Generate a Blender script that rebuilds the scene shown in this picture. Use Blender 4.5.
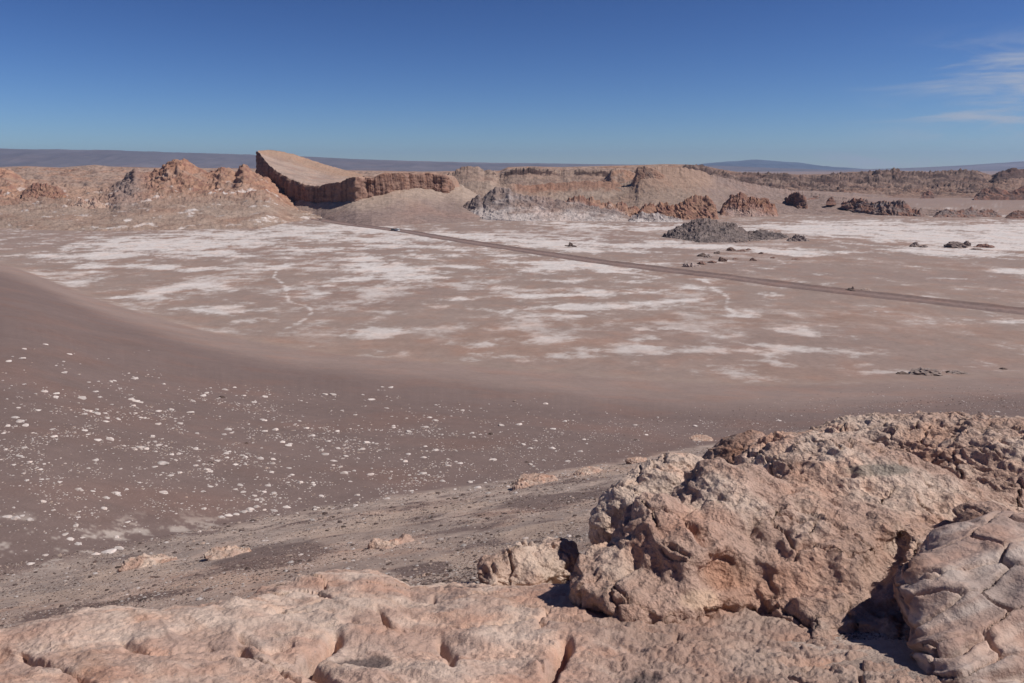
import bpy, math, random
import numpy as np
R = math.radians
random.seed(7)
rng = np.random.default_rng(7)
S = bpy.context.scene
for o in list(bpy.data.objects):
    bpy.data.objects.remove(o)
COL = S.collection

# ------------------------------------------------------------------ camera, light, exposure
W_, H_ = 1024, 683
F = 796.0
PITCH = R(12.3)
CH = 50.0
cam = bpy.data.cameras.new('camera'); camo = bpy.data.objects.new('camera', cam); COL.objects.link(camo)
cam.sensor_width = 36; cam.lens = F / W_ * 36
camo.location = (0, 0, CH); camo.rotation_euler = (R(90) - PITCH, 0, 0)
cam.clip_start = 0.1; cam.clip_end = 80000
S.camera = camo
S.view_settings.view_transform = 'Standard'; S.view_settings.look = 'None'
S.view_settings.exposure = 0.0; S.view_settings.gamma = 1

SUN_EL = R(50); SUN_AZ = R(98)      # azimuth clockwise from +Y (view direction)
world = bpy.data.worlds.new('World'); S.world = world; world.use_nodes = True
nt = world.node_tree; nt.nodes.clear()
def N(t, typ, **k):
    n = t.nodes.new(typ)
    for a, b in k.items(): setattr(n, a, b)
    return n
wo = N(nt, 'ShaderNodeOutputWorld'); bg = N(nt, 'ShaderNodeBackground')
sky = N(nt, 'ShaderNodeTexSky', sky_type='NISHITA')
sky.sun_disc = False; sky.sun_elevation = SUN_EL; sky.sun_rotation = SUN_AZ
sky.altitude = 2500; sky.air_density = 1.0; sky.dust_density = 0.15; sky.ozone_density = 3.0
bg.inputs['Strength'].default_value = 0.07
# high thin cirrus, a pattern over sky directions
geo = N(nt, 'ShaderNodeTexCoord')
mp = N(nt, 'ShaderNodeMapping'); mp.inputs['Scale'].default_value = (3.4, 3.4, 21.0); mp.inputs['Rotation'].default_value = (0, R(9), 0)
nz = N(nt, 'ShaderNodeTexNoise'); nz.inputs['Scale'].default_value = 1.6; nz.inputs['Detail'].default_value = 7; nz.inputs['Roughness'].default_value = .6
nz.inputs['Distortion'].default_value = .6
sep = N(nt, 'ShaderNodeSeparateXYZ')
def mathn(t, op, a, b=None, clamp=False):
    n = N(t, 'ShaderNodeMath', operation=op); n.use_clamp = clamp
    for i, v in enumerate((a, b)):
        if v is None: continue
        if hasattr(v, 'links'): t.links.new(v, n.inputs[i])
        else: n.inputs[i].default_value = v
    return n.outputs[0]
def mrange(t, v, a, b, c=0, d=1, smooth=True):
    n = N(t, 'ShaderNodeMapRange'); n.interpolation_type = 'SMOOTHSTEP' if smooth else 'LINEAR'
    t.links.new(v, n.inputs[0])
    for i, x in enumerate((a, b, c, d)): n.inputs[i + 1].default_value = x
    return n.outputs[0]
L = nt.links.new
L(geo.outputs['Generated'], mp.inputs[0]); L(mp.outputs[0], nz.inputs[0]); L(geo.outputs['Generated'], sep.inputs[0])
zb = mathn(nt, 'MULTIPLY', mrange(nt, sep.outputs[2], .015, .055), mrange(nt, sep.outputs[2], .15, .09))
ratio = mathn(nt, 'DIVIDE', sep.outputs[0], mathn(nt, 'MAXIMUM', sep.outputs[1], .05))
xb = mrange(nt, ratio, .36, .60)
cov = mathn(nt, 'MULTIPLY', mathn(nt, 'MULTIPLY', zb, xb), mrange(nt, nz.outputs[0], .43, .66))
mp2 = N(nt, 'ShaderNodeMapping'); mp2.inputs['Scale'].default_value = (10, 10, 34)
nz2 = N(nt, 'ShaderNodeTexNoise'); nz2.inputs['Scale'].default_value = 1.8; nz2.inputs['Detail'].default_value = 5
L(geo.outputs['Generated'], mp2.inputs[0]); L(mp2.outputs[0], nz2.inputs[0])
zb2 = mathn(nt, 'MULTIPLY', mrange(nt, sep.outputs[2], -.004, .004), mrange(nt, sep.outputs[2], .022, .008))
cov2 = mathn(nt, 'MULTIPLY', mathn(nt, 'MULTIPLY', zb2, mrange(nt, ratio, .3, .45)), mrange(nt, nz2.outputs[0], .48, .62))
covs = mathn(nt, 'ADD', mathn(nt, 'MULTIPLY', cov, .85), mathn(nt, 'MULTIPLY', cov2, .6), True)
mixs = N(nt, 'ShaderNodeMix', data_type='RGBA')
gm = N(nt, 'ShaderNodeGamma'); gm.inputs[1].default_value = 1.6; L(sky.outputs[0], gm.inputs[0])   # deep dry-air blue of the high desert
gs = N(nt, 'ShaderNodeVectorMath', operation='MULTIPLY'); L(gm.outputs[0], gs.inputs[0]); gs.inputs[1].default_value = (.252, .28, .345)
L(covs, mixs.inputs[0]); L(gs.outputs[0], mixs.inputs[6]); mixs.inputs[7].default_value = (6.2, 6.6, 7.6, 1)
L(mixs.outputs[2], bg.inputs[0]); L(bg.outputs[0], wo.inputs[0])

sl = bpy.data.lights.new('sun', 'SUN'); slo = bpy.data.objects.new('sun', sl); COL.objects.link(slo)
sl.energy = 4.3; sl.angle = R(0.53); sl.color = (1, .955, .90)
slo.rotation_euler = (R(90) - SUN_EL, 0, R(180) - SUN_AZ)   # points from azimuth SUN_AZ
slo.location = (60, -10, 120)

# ------------------------------------------------------------------ projection helpers
cP, sP = math.cos(PITCH), math.sin(PITCH)
def slope(py):                       # (z-CH)/Y seen at picture row py
    v = (341.5 - np.asarray(py, float)) / F
    return (v * cP - sP) / (cP + v * sP)
def yfloor(py): return -CH / slope(py)
def s2py(s):
    v = (s * cP + sP) / (cP - s * sP)
    return 341.5 - v * F
def xof(px, Y, z):
    v = (341.5 - s2py((z - CH) / Y)) / F
    return (px - 512) / F * Y / (cP + v * sP)
def proj(x, Y, z):
    Ys = np.maximum(Y, .05)
    d = Ys * cP - (z - CH) * sP
    return 512 + F * x / d, 341.5 - F * (Ys * sP + (z - CH) * cP) / d
def P(px, py, Y):
    z = CH + Y * slope(py)
    return float(xof(px, Y, z)), float(Y), float(z)
def sst(a, b, x):
    t = np.clip((x - a) / (b - a), 0, 1); return t * t * (3 - 2 * t)

# ------------------------------------------------------------------ noise
_perm = np.random.default_rng(3).permutation(256).astype(np.int32)
_perm = np.concatenate([_perm, _perm])
_g = np.random.default_rng(5).normal(size=(256, 3)).astype(np.float32); _g /= np.linalg.norm(_g, axis=1)[:, None]
def perlin(x, y, z=0.0):
    x, y, z = np.broadcast_arrays(np.asarray(x, np.float64), np.asarray(y, np.float64), np.asarray(z, np.float64))
    xi = np.floor(x); yi = np.floor(y); zi = np.floor(z)
    fx = (x - xi).astype(np.float32); fy = (y - yi).astype(np.float32); fz = (z - zi).astype(np.float32)
    xi = xi.astype(np.int64) & 255; yi = yi.astype(np.int64) & 255; zi = zi.astype(np.int64) & 255
    u = fx * fx * fx * (fx * (fx * 6 - 15) + 10); v = fy * fy * fy * (fy * (fy * 6 - 15) + 10); w = fz * fz * fz * (fz * (fz * 6 - 15) + 10)
    def c(i, j, k):
        h = _perm[_perm[_perm[(xi + i) & 255] + ((yi + j) & 255)] + ((zi + k) & 255)]
        g = _g[h]
        return g[..., 0] * (fx - i) + g[..., 1] * (fy - j) + g[..., 2] * (fz - k)
    def lp(a, b, t): return a + t * (b - a)
    return lp(lp(lp(c(0,0,0), c(1,0,0), u), lp(c(0,1,0), c(1,1,0), u), v),
              lp(lp(c(0,0,1), c(1,0,1), u), lp(c(0,1,1), c(1,1,1), u), v), w) * 1.5
def fbm(x, y, z=0.0, o=4, gain=.5, lac=2.03):
    a = 1.0; s = 0; t = 0
    for i in range(o):
        s = s + a * perlin(x * lac**i + 17.3*i, y * lac**i - 9.1*i, np.asarray(z) * lac**i + 4.7*i); t += a; a *= gain
    return s / t
def ridged(x, y, z=0.0, o=4, gain=.5, lac=2.1):
    a = 1.0; s = 0; t = 0
    for i in range(o):
        s = s + a * (1 - 2*np.abs(perlin(x * lac**i + 31.7*i, y * lac**i + 5.9*i, np.asarray(z) * lac**i + 8.3*i))); t += a; a *= gain
    return s / t        # about -.5 .. 1
def billow(x, y, z=0.0, o=3, gain=.5):
    a = 1.0; s = 0; t = 0
    for i in range(o):
        s = s + a * (2*np.abs(perlin(x * 2.1**i + 11.7*i, y * 2.1**i + 2.9*i, np.asarray(z) * 2.1**i + 6.3*i))); t += a; a *= gain
    return s / t        # 0..1, creases at 0
def worley(x, y, z, seed=0):
    """distance to nearest and second feature point (unit cells)"""
    x = np.asarray(x, np.float64); xi = np.floor(x).astype(np.int64); yi = np.floor(y).astype(np.int64); zi = np.floor(z).astype(np.int64)
    f1 = np.full(x.shape, 9.0, np.float32); f2 = f1.copy()
    for i in (-1, 0, 1):
        for j in (-1, 0, 1):
            for k in (-1, 0, 1):
                h = _perm[_perm[_perm[(xi+i+seed) & 255] + ((yi+j) & 255)] + ((zi+k) & 255)]
                g = _g[h] * .5 + .5
                d = np.sqrt((xi+i+g[...,0]-x)**2 + (yi+j+g[...,1]-y)**2 + (zi+k+g[...,2]-z)**2).astype(np.float32)
                f2 = np.minimum(f2, np.maximum(f1, d)); f1 = np.minimum(f1, d)
    return f1, f2

# ------------------------------------------------------------------ mesh helpers
def mesh_np(name, v, faces, col=None, smooth=True):
    """v (n,3); faces (m,3|4) int array"""
    me = bpy.data.meshes.new(name)
    n = len(v); m, k = faces.shape
    me.vertices.add(n); me.vertices.foreach_set('co', np.ascontiguousarray(v, np.float32).ravel())
    me.loops.add(m * k); me.loops.foreach_set('vertex_index', np.ascontiguousarray(faces, np.int32).ravel())
    me.polygons.add(m); me.polygons.foreach_set('loop_start', np.arange(0, m * k, k, dtype=np.int32))
    me.polygons.foreach_set('loop_total', np.full(m, k, np.int32))
    me.polygons.foreach_set('use_smooth', np.full(m, smooth, bool))
    me.update(calc_edges=True)
    if col is not None:
        c = np.ones((n, 4), np.float32); c[:, :3] = col
        at = me.color_attributes.new('Col', 'FLOAT_COLOR', 'POINT'); at.data.foreach_set('color', c.ravel())
    return me
def obj(name, me, mat=None, parent=None, **props):
    o = bpy.data.objects.new(name, me); COL.objects.link(o)
    if mat is not None and not me.materials: me.materials.append(mat)
    if parent is not None: o.parent = parent
    for k, v in props.items(): o[k] = v
    return o
def grid_faces(nr, nc):
    i = np.arange(nr * nc).reshape(nr, nc)
    return np.stack([i[:-1, :-1], i[:-1, 1:], i[1:, 1:], i[1:, :-1]], -1).reshape(-1, 4)
def grid_normals(V):
    du = np.gradient(V, axis=1); dv = np.gradient(V, axis=0)
    n = np.cross(du, dv); n /= np.linalg.norm(n, axis=2)[..., None] + 1e-9
    return n
def mixc(a, b, t): 
    a = np.asarray(a, float); b = np.asarray(b, float); t = np.asarray(t)[..., None]
    return a * (1 - t) + b * t
def srgb(r, g, b):
    c = np.array([r, g, b]) / 255.
    return np.where(c <= .04045, c / 12.92, ((c + .055) / 1.055) ** 2.4)

def relief(table, pxs, nrow, disp=None, color=None, curve='lin', front=None, zadd=None):
    """surface through rows of real points (one list of depth/height stations per column), then roughened along its normals"""
    K = len(table[0][1])
    kp = [t[0] for t in table]
    Yk = np.zeros((K, len(table))); Zk = Yk.copy()
    for j, (px, rows) in enumerate(table):
        for k, r in enumerate(rows):
            if len(r) == 2: Yk[k, j] = r[1]; Zk[k, j] = CH + r[1] * slope(r[0])
            else: Yk[k, j] = r[1]; Zk[k, j] = r[2]
    Yc = np.array([np.interp(pxs, kp, Yk[k]) for k in range(K)]); Zc = np.array([np.interp(pxs, kp, Zk[k]) for k in range(K)])
    t = np.linspace(0, K - 1, nrow) if front is None else np.concatenate([np.linspace(0, front, int(nrow * .88), endpoint=False), np.linspace(front, K - 1, nrow - int(nrow * .88))])
    i = np.minimum(t.astype(int), K - 2); f = (t - i)[:, None]
    if curve == 'smooth':
        def cr(A):
            p1 = A[i]; p2 = A[i + 1]; p0 = A[np.maximum(i - 1, 0)]; p3 = A[np.minimum(i + 2, K - 1)]
            return .5 * (2*p1 + (p2-p0)*f + (2*p0-5*p1+4*p2-p3)*f*f + (3*p1-p0-3*p2+p3)*f**3)
        Y, Z = cr(Yc), cr(Zc)
    else:
        Y = Yc[i] * (1 - f) + Yc[i + 1] * f; Z = Zc[i] * (1 - f) + Zc[i + 1] * f
    PX = np.broadcast_to(pxs, Y.shape); T = np.broadcast_to(t[:, None], Y.shape)
    X = xof(PX, Y, Z)
    V = np.stack([X, Y, Z], -1)
    n = grid_normals(V)
    sgn = np.where((n[..., 2].mean() < 0), -1, 1); n = n * sgn
    if disp is not None:
        V = V + n * disp(X, Y, Z, T, PX)[..., None]
    if zadd is not None: V[..., 2] += zadd(PX, T)
    c = color(V[..., 0], V[..., 1], V[..., 2], T, PX, n) if color is not None else None
    return V, c
def relief_obj(name, table, pxs, nrow, mat, disp=None, color=None, curve='lin', parent=None, front=None, zadd=None, **props):
    V, c = relief(table, pxs, nrow, disp, color, curve, front, zadd)
    nr, nc = V.shape[:2]
    me = mesh_np(name, V.reshape(-1, 3), grid_faces(nr, nc), None if c is None else c.reshape(-1, 3))
    return obj(name, me, mat, parent, **props)

# ------------------------------------------------------------------ materials
def earth_mat(name, var=((.4, .25), (4.0, .2)), bump=((8.0, .02, 6),), vor=None, rough=.95, tint=(1.07, .99, .95), speck=None):
    """vertex colour 'Col' is the ground's own colour; noise breaks it up; bumps in metres"""
    m = bpy.data.materials.new(name); m.use_nodes = True; t = m.node_tree; t.nodes.clear(); l = t.links.new
    out = N(t, 'ShaderNodeOutputMaterial'); bs = N(t, 'ShaderNodeBsdfPrincipled'); l(bs.outputs[0], out.inputs[0])
    bs.inputs['Roughness'].default_value = rough; bs.inputs['Specular IOR Level'].default_value = .15
    at = N(t, 'ShaderNodeAttribute', attribute_name='Col'); g = N(t, 'ShaderNodeNewGeometry')
    col = at.outputs['Color']
    for i, (sc, am) in enumerate(var):
        n = N(t, 'ShaderNodeTexNoise'); n.inputs['Scale'].default_value = sc; n.inputs['Detail'].default_value = 5; n.inputs['Roughness'].default_value = .65
        l(g.outputs['Position'], n.inputs[0])
        f = mrange(t, n.outputs[0], .25, .75, 1 - am, 1 + am, False)
        mx = N(t, 'ShaderNodeVectorMath', operation='SCALE'); l(col, mx.inputs[0]); l(f, mx.inputs['Scale'])
        col = mx.outputs[0]
        if i == 0:
            n2 = N(t, 'ShaderNodeTexNoise'); n2.inputs['Scale'].default_value = sc * 1.7; n2.inputs['Detail'].default_value = 4
            l(g.outputs['Position'], n2.inputs[0])
            mm = N(t, 'ShaderNodeMix', data_type='RGBA', blend_type='MULTIPLY'); l(mrange(t, n2.outputs[0], .45, .7), mm.inputs['Factor'])
            l(col, mm.inputs['A']); mm.inputs['B'].default_value = (*tint, 1); col = mm.outputs['Result']
    if speck:
        sc, thr, sc_col, am = speck
        vn = N(t, 'ShaderNodeTexVoronoi'); vn.inputs['Scale'].default_value = sc; l(g.outputs['Position'], vn.inputs['Vector'])
        sp = N(t, 'ShaderNodeSeparateColor'); l(vn.outputs['Color'], sp.inputs[0])
        k = mathn(t, 'MULTIPLY', mrange(t, sp.outputs[0], thr, thr + .03), am)
        k = mathn(t, 'MULTIPLY', k, mrange(t, vn.outputs['Distance'], .42, .3))
        mm = N(t, 'ShaderNodeMix', data_type='RGBA'); l(k, mm.inputs['Factor']); l(col, mm.inputs['A']); mm.inputs['B'].default_value = (*sc_col, 1); col = mm.outputs['Result']
    l(col, bs.inputs['Base Color'])
    h = None
    for sc, amp, det in bump:
        n = N(t, 'ShaderNodeTexNoise'); n.inputs['Scale'].default_value = sc; n.inputs['Detail'].default_value = det; n.inputs['Roughness'].default_value = .6
        l(g.outputs['Position'], n.inputs[0])
        v = mathn(t, 'MULTIPLY', n.outputs[0], amp); h = v if h is None else mathn(t, 'ADD', h, v)
    if vor:
        for sc, amp in vor:
            n = N(t, 'ShaderNodeTexVoronoi', feature='F1'); n.inputs['Scale'].default_value = sc
            wn = N(t, 'ShaderNodeTexNoise'); wn.inputs['Scale'].default_value = sc * .7; wn.inputs['Detail'].default_value = 3; l(g.outputs['Position'], wn.inputs[0])
            wa = N(t, 'ShaderNodeVectorMath', operation='MULTIPLY_ADD'); l(wn.outputs['Color'], wa.inputs[0]); wa.inputs[1].default_value = (.6/sc,)*3; l(g.outputs['Position'], wa.inputs[2])
            l(wa.outputs[0], n.inputs['Vector'])
            v = mathn(t, 'MULTIPLY', n.outputs['Distance'], amp); h = v if h is None else mathn(t, 'ADD', h, v)
    if h is not None:
        b = N(t, 'ShaderNodeBump'); b.inputs['Strength'].default_value = 1; b.inputs['Distance'].default_value = 1; l(h, b.inputs['Height']); l(b.outputs[0], bs.inputs['Normal'])
    return m

M_ground = earth_mat('ground', var=((.05, .07), (.6, .10), (9, .16)), bump=((5, .03, 6), (40, .012, 4)), speck=(11, .90, (.36, .29, .25), .55))
M_far = earth_mat('badland_rock', var=((.01, .10), (.15, .28)), bump=((.2, 1.6, 7),))
M_cliff = earth_mat('cliff_rock', var=((.03, .15), (.25, .22)), bump=((.5, .8, 5),))
M_mtn = earth_mat('mountain_rock', var=((.0004, .2), (.003, .2)), bump=())
M_rock = earth_mat('salt_rock', var=((1.1, .14), (9, .18), (60, .18)), bump=((9, .05, 8), (45, .022, 7), (150, .008, 4)), vor=((12, .035), (34, .016)), tint=(1.10, .97, .90))
M_bed = earth_mat('bedrock_crust', var=((1.3, .12), (11, .12), (70, .14)), bump=((4, .05, 6), (30, .016, 7), (140, .005, 4)), tint=(1.10, .97, .90), speck=(60, .93, (.30, .25, .23), .6))
M_slab = earth_mat('layered_rock', var=((1.6, .12), (12, .12)), bump=((6, .04, 8), (50, .010, 7)), tint=(1.10, .97, .90))
M_stone = earth_mat('pale_stone', var=((2.0, .2), (20, .12)), bump=((30, .02, 5),))
_t = M_stone.node_tree; _b = [q for q in _t.nodes if q.type == 'BSDF_PRINCIPLED'][0]; _l = _b.inputs['Base Color'].links[0]; _s = _l.from_socket
_oi = N(_t, 'ShaderNodeObjectInfo'); _f = mrange(_t, _oi.outputs['Random'], 0, 1, .78, 1.08, False)
_m = N(_t, 'ShaderNodeVectorMath', operation='SCALE'); _t.links.new(_s, _m.inputs[0]); _t.links.new(_f, _m.inputs['Scale']); _t.links.new(_m.outputs[0], _b.inputs['Base Color'])
M_track = earth_mat('track_gravel', var=((.05, .12), (.5, .2)), bump=())

# ------------------------------------------------------------------ ground: knoll, sand slope and valley floor in one sheet
foot_px = [-900, -400, -150, 0, 50, 100, 200, 300, 400, 500, 600, 700, 800, 900, 1024, 1300, 1900]
foot_py = [222, 236, 248, 262, 283, 303, 333, 352, 362, 370, 379, 386, 388, 384, 378, 366, 350]
foot_Y = yfloor(np.array(foot_py, float)); foot_a = [(p - 512) / F / (cP + (341.5 - q) / F * sP) for p, q in zip(foot_px, foot_py)]
m_px = [-900, -400, 0, 150, 300, 450, 600, 740, 860, 1024, 1300, 1900]
m_v = [.58, .56, .523, .472, .433, .405, .372, .339, .317, .309, .305, .30]
m_a = [(p - 512) / F / .93 for p in m_px]
_ax = np.linspace(-3, 3, 1201)
def _smooth(v, w=45):
    k = np.hanning(2 * w + 1); k /= k.sum(); return np.convolve(np.pad(v, w, 'edge'), k, 'valid')
_fY = _smooth(np.interp(_ax, foot_a, foot_Y), 16); _mv = _smooth(np.interp(_ax, m_a, m_v))
def smax(a, b, k):
    h = np.clip(.5 + .5 * (a - b) / k, 0, 1); return b * (1 - h) + a * h + k * h * (1 - h)
def zbase(x, Y):
    a = x / np.maximum(Y + .3, 1.5)
    Yf = np.interp(a, _ax, _fY); m = np.interp(a, _ax, _mv)
    Yp = np.maximum(Y, 0)
    sand = 35 * (1 - Yp / Yf); knoll = 48.7 - m * Yp
    return sand, knoll, a, Yf, m
def ground_z(x, Y, detail=True):
    x = np.asarray(x, float); Y = np.asarray(Y, float)
    sand, knoll, a, Yf, m = zbase(x, Y)
    # keep the knoll ending in a broken edge
    if detail:
        kn = sst(-3, 1.5, knoll - sand)
        amp = np.interp(Y, [0, 5, 20, 60, 120], [.06, .1, .22, .30, .3])
        knoll = knoll + kn * amp * (fbm(x / 5, Y / 5, 2.2, 4) * 1.4 + .45 * (ridged(x / 2.2, Y / 2.2, 1.2, 3) - .3)) 
        sand = sand + .5 * fbm(x / 40, Y / 40, 7.7, 2) * sst(0, 6, sand) + .05 * fbm(x / 2.5, Y / 2.5, 3.1, 3)
    z = smax(knoll, sand, 1.2)
    z = smax(z, np.zeros_like(z), 3.4)
    if detail:
        fl = sst(2, 0, z)
        z = z + fl * (.25 * fbm(x / 18, Y / 18, 5.5, 4) + .5 * (fbm(x / 90, Y / 90, 8.5, 2)))
    return z

PATCH = [  # salt flats: px, py, half width, half height, strength, tilt
(161,244,75,8,1,0),(105,255,62,3.5,1,-.02),(250,235,95,4,.95,0),(322,229,60,4,.9,.02),(112,239,28,3,.6,0),(101,268,32,3,.7,0),(150,267,38,3.5,.8,0),(206,269,30,3,.6,0),
(187,252,62,5,.9,0),(240,243,40,4,.8,0),(82,284,18,3,.5,0),(128,297,36,2.5,.8,-.02),(169,291,44,3,.8,-.06),(197,287,34,2.2,.7,-.03),(180,308,28,4,.5,0),(240,321,32,4,.45,.08),
(225,310,34,5,.5,0),(240,303,26,3,.5,0),(300,250,48,2,.7,0),(280,267,15,3.4,.95,-.1),
(330,287,20,1.5,.7,0),(320,294,14,1.3,.6,0),(412,276,44,5.5,1,0),(367,260,28,4,.85,0),(386,267,36,5,.95,.05),(356,280,22,2.4,.8,0),(449,299,22,3,.6,0),(375,333,28,4.5,.75,0),(577,295,68,3,.9,-.04),
(585,306,64,2.6,.9,-.03),(562,316,34,2,.6,0),(525,297,16,3,.6,0),(322,236,30,4,.9,0),(367,230,60,3,.9,.03),(390,239,64,3.2,.95,0),(405,246,54,2.2,.9,0),(322,249,52,2.2,.8,0),(465,267,24,2.8,.8,0),
(532,269,28,4,.7,0),(562,265,42,5,.8,.06),(600,267,44,5,.95,.1),(625,273,28,2,.8,0),(510,241,64,3,.85,.04),(555,243,46,5,.95,0),(585,249,54,3,.8,.04),(640,245,60,3,.8,0),(510,256,30,2,.5,0),
(532,340,54,4,.5,0),(487,344,40,2.5,.4,0),(640,351,64,6,.7,0),(648,338,24,2,.7,0),(651,329,24,2,.6,0),(715,350,110,5.5,.62,0),(735,361,54,2.2,.4,.04),(794,333,24,2.8,.8,.1),(734,336,14,1.6,.6,0),
(659,302,44,2,.7,-.03),(662,289,44,1.6,.5,0),(741,317,18,2.2,.9,0),
(734,248,92,2.8,1,.045),(790,252,44,2.8,1,.04),(677,244,40,3,.9,.03),(850,228,140,3.4,1,0),(902,234,110,4,1,.01),(959,240,84,6.5,1,.02),(1018,236,50,9,1,0),(1010,247,60,5,1,0),(959,252,74,3.2,.9,.03),
(992,256,36,2.4,.8,0),(1020,272,26,3,.85,0),(1007,323,18,1.6,.7,0),(809,276,22,1.2,.45,0),(655,228,34,3,.9,0),(800,226,64,3,.8,0),(822,229,50,3.5,.9,0),(592,226,56,2.6,.85,.02),(465,236,44,3,.85,.04),
(516,240,40,3,.85,.04),(880,223,90,2.6,.8,0),(1050,230,80,8,1,0),(700,236,50,3,.5,0),(470,250,40,2.5,.5,.05),(430,257,40,2.5,.6,0),(680,262,60,2.5,.4,0),(860,312,30,2,.35,0),(700,331,40,2,.35,0),
(820,352,60,4,.35,0),(560,282,40,2,.4,0),(500,288,30,2,.4,0),(140,280,30,2,.45,0),(70,262,30,3,.5,0),(980,228,90,4,1,0),(760,366,60,1.6,.35,0),(900,373,26,2.2,.5,0),(925,371,22,2,.45,0),
(-60,232,60,6,.6,0),(1150,240,90,8,1,0),(1180,262,60,4,.7,0)]
LINES = [([(272,266),(278,271),(274.5,277),(283,283),(288,287.5),(287,294),(290,301),(300,304),(311,308),(313,313),(307,319),(300,323),(290,327),(284,330)], 2.6, .95), ([(288,288),(300,285),(322,286.5)], 1.6, .6), ([(290,301),(305,293),(320,294)], 1.4, .5),
 ([(699,278),(707,282),(715,288),(724,293),(729,299),(727,306),(735,312),(744,317)], 3.2, .8), ([(618,304),(600,311),(585,318)], 1.2, .4), ([(500,318),(515,309),(528,299)], 2.0, .35), ([(830,300),(845,310),(835,325),(855,336)], 4, .35)]
def line_mask(px, py):
    m = np.zeros_like(px); wx = px; wy = py
    for pts, w, st in LINES:
        xs = [p[0] for p in pts]; ys = [p[1] for p in pts]
        k = (px > min(xs) - 15) & (px < max(xs) + 15) & (py > min(ys) - 8) & (py < max(ys) + 8)
        if not k.any(): continue
        d = np.full(k.sum(), 99.0); X_, Y_ = wx[k], wy[k]
        for (ax, ay), (bx, by) in zip(pts[:-1], pts[1:]):
            t = np.clip(((X_ - ax) * (bx - ax) + (Y_ - ay) * (by - ay)) / ((bx - ax) ** 2 + (by - ay) ** 2), 0, 1)
            d = np.minimum(d, np.hypot(X_ - ax - t * (bx - ax), (Y_ - ay - t * (by - ay)) * 1.5))
        m[k] = np.maximum(m[k], st * np.exp(-(d / w) ** 2))
    return m
def salt_mask(x, y, px, py):
    wx = 16 * fbm(x / 30, y / 30, 1.1, 4); wy = 4.5 * fbm(x / 30, y / 30, 9.1, 4)
    px = px + wx; py = py + wy
    m = line_mask(px - .75 * wx + .8, py - .6 * wy)
    m = m * np.clip(.62 + 1.1 * fbm(x / 12, y / 12, 31.5, 4, .7), .1, 1.1)
    for (a, b, rx, ry, s, ti) in PATCH:
        dx = px - a; dy = py - b - ti * dx
        d2 = (dx / rx) ** 2 + (dy / ry) ** 2
        k = d2 < 6
        m[k] = np.maximum(m[k], s * np.exp(-d2[k] * .85)) 
    return m
SAND = srgb(121, 103, 97); SAND2 = srgb(146, 126, 117); FLOOR = srgb(150, 131, 121); RED = srgb(152, 127, 114); SALT = srgb(213, 204, 198); GRAV = srgb(160, 142, 131); CRUST = srgb(184, 163, 149)
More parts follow.
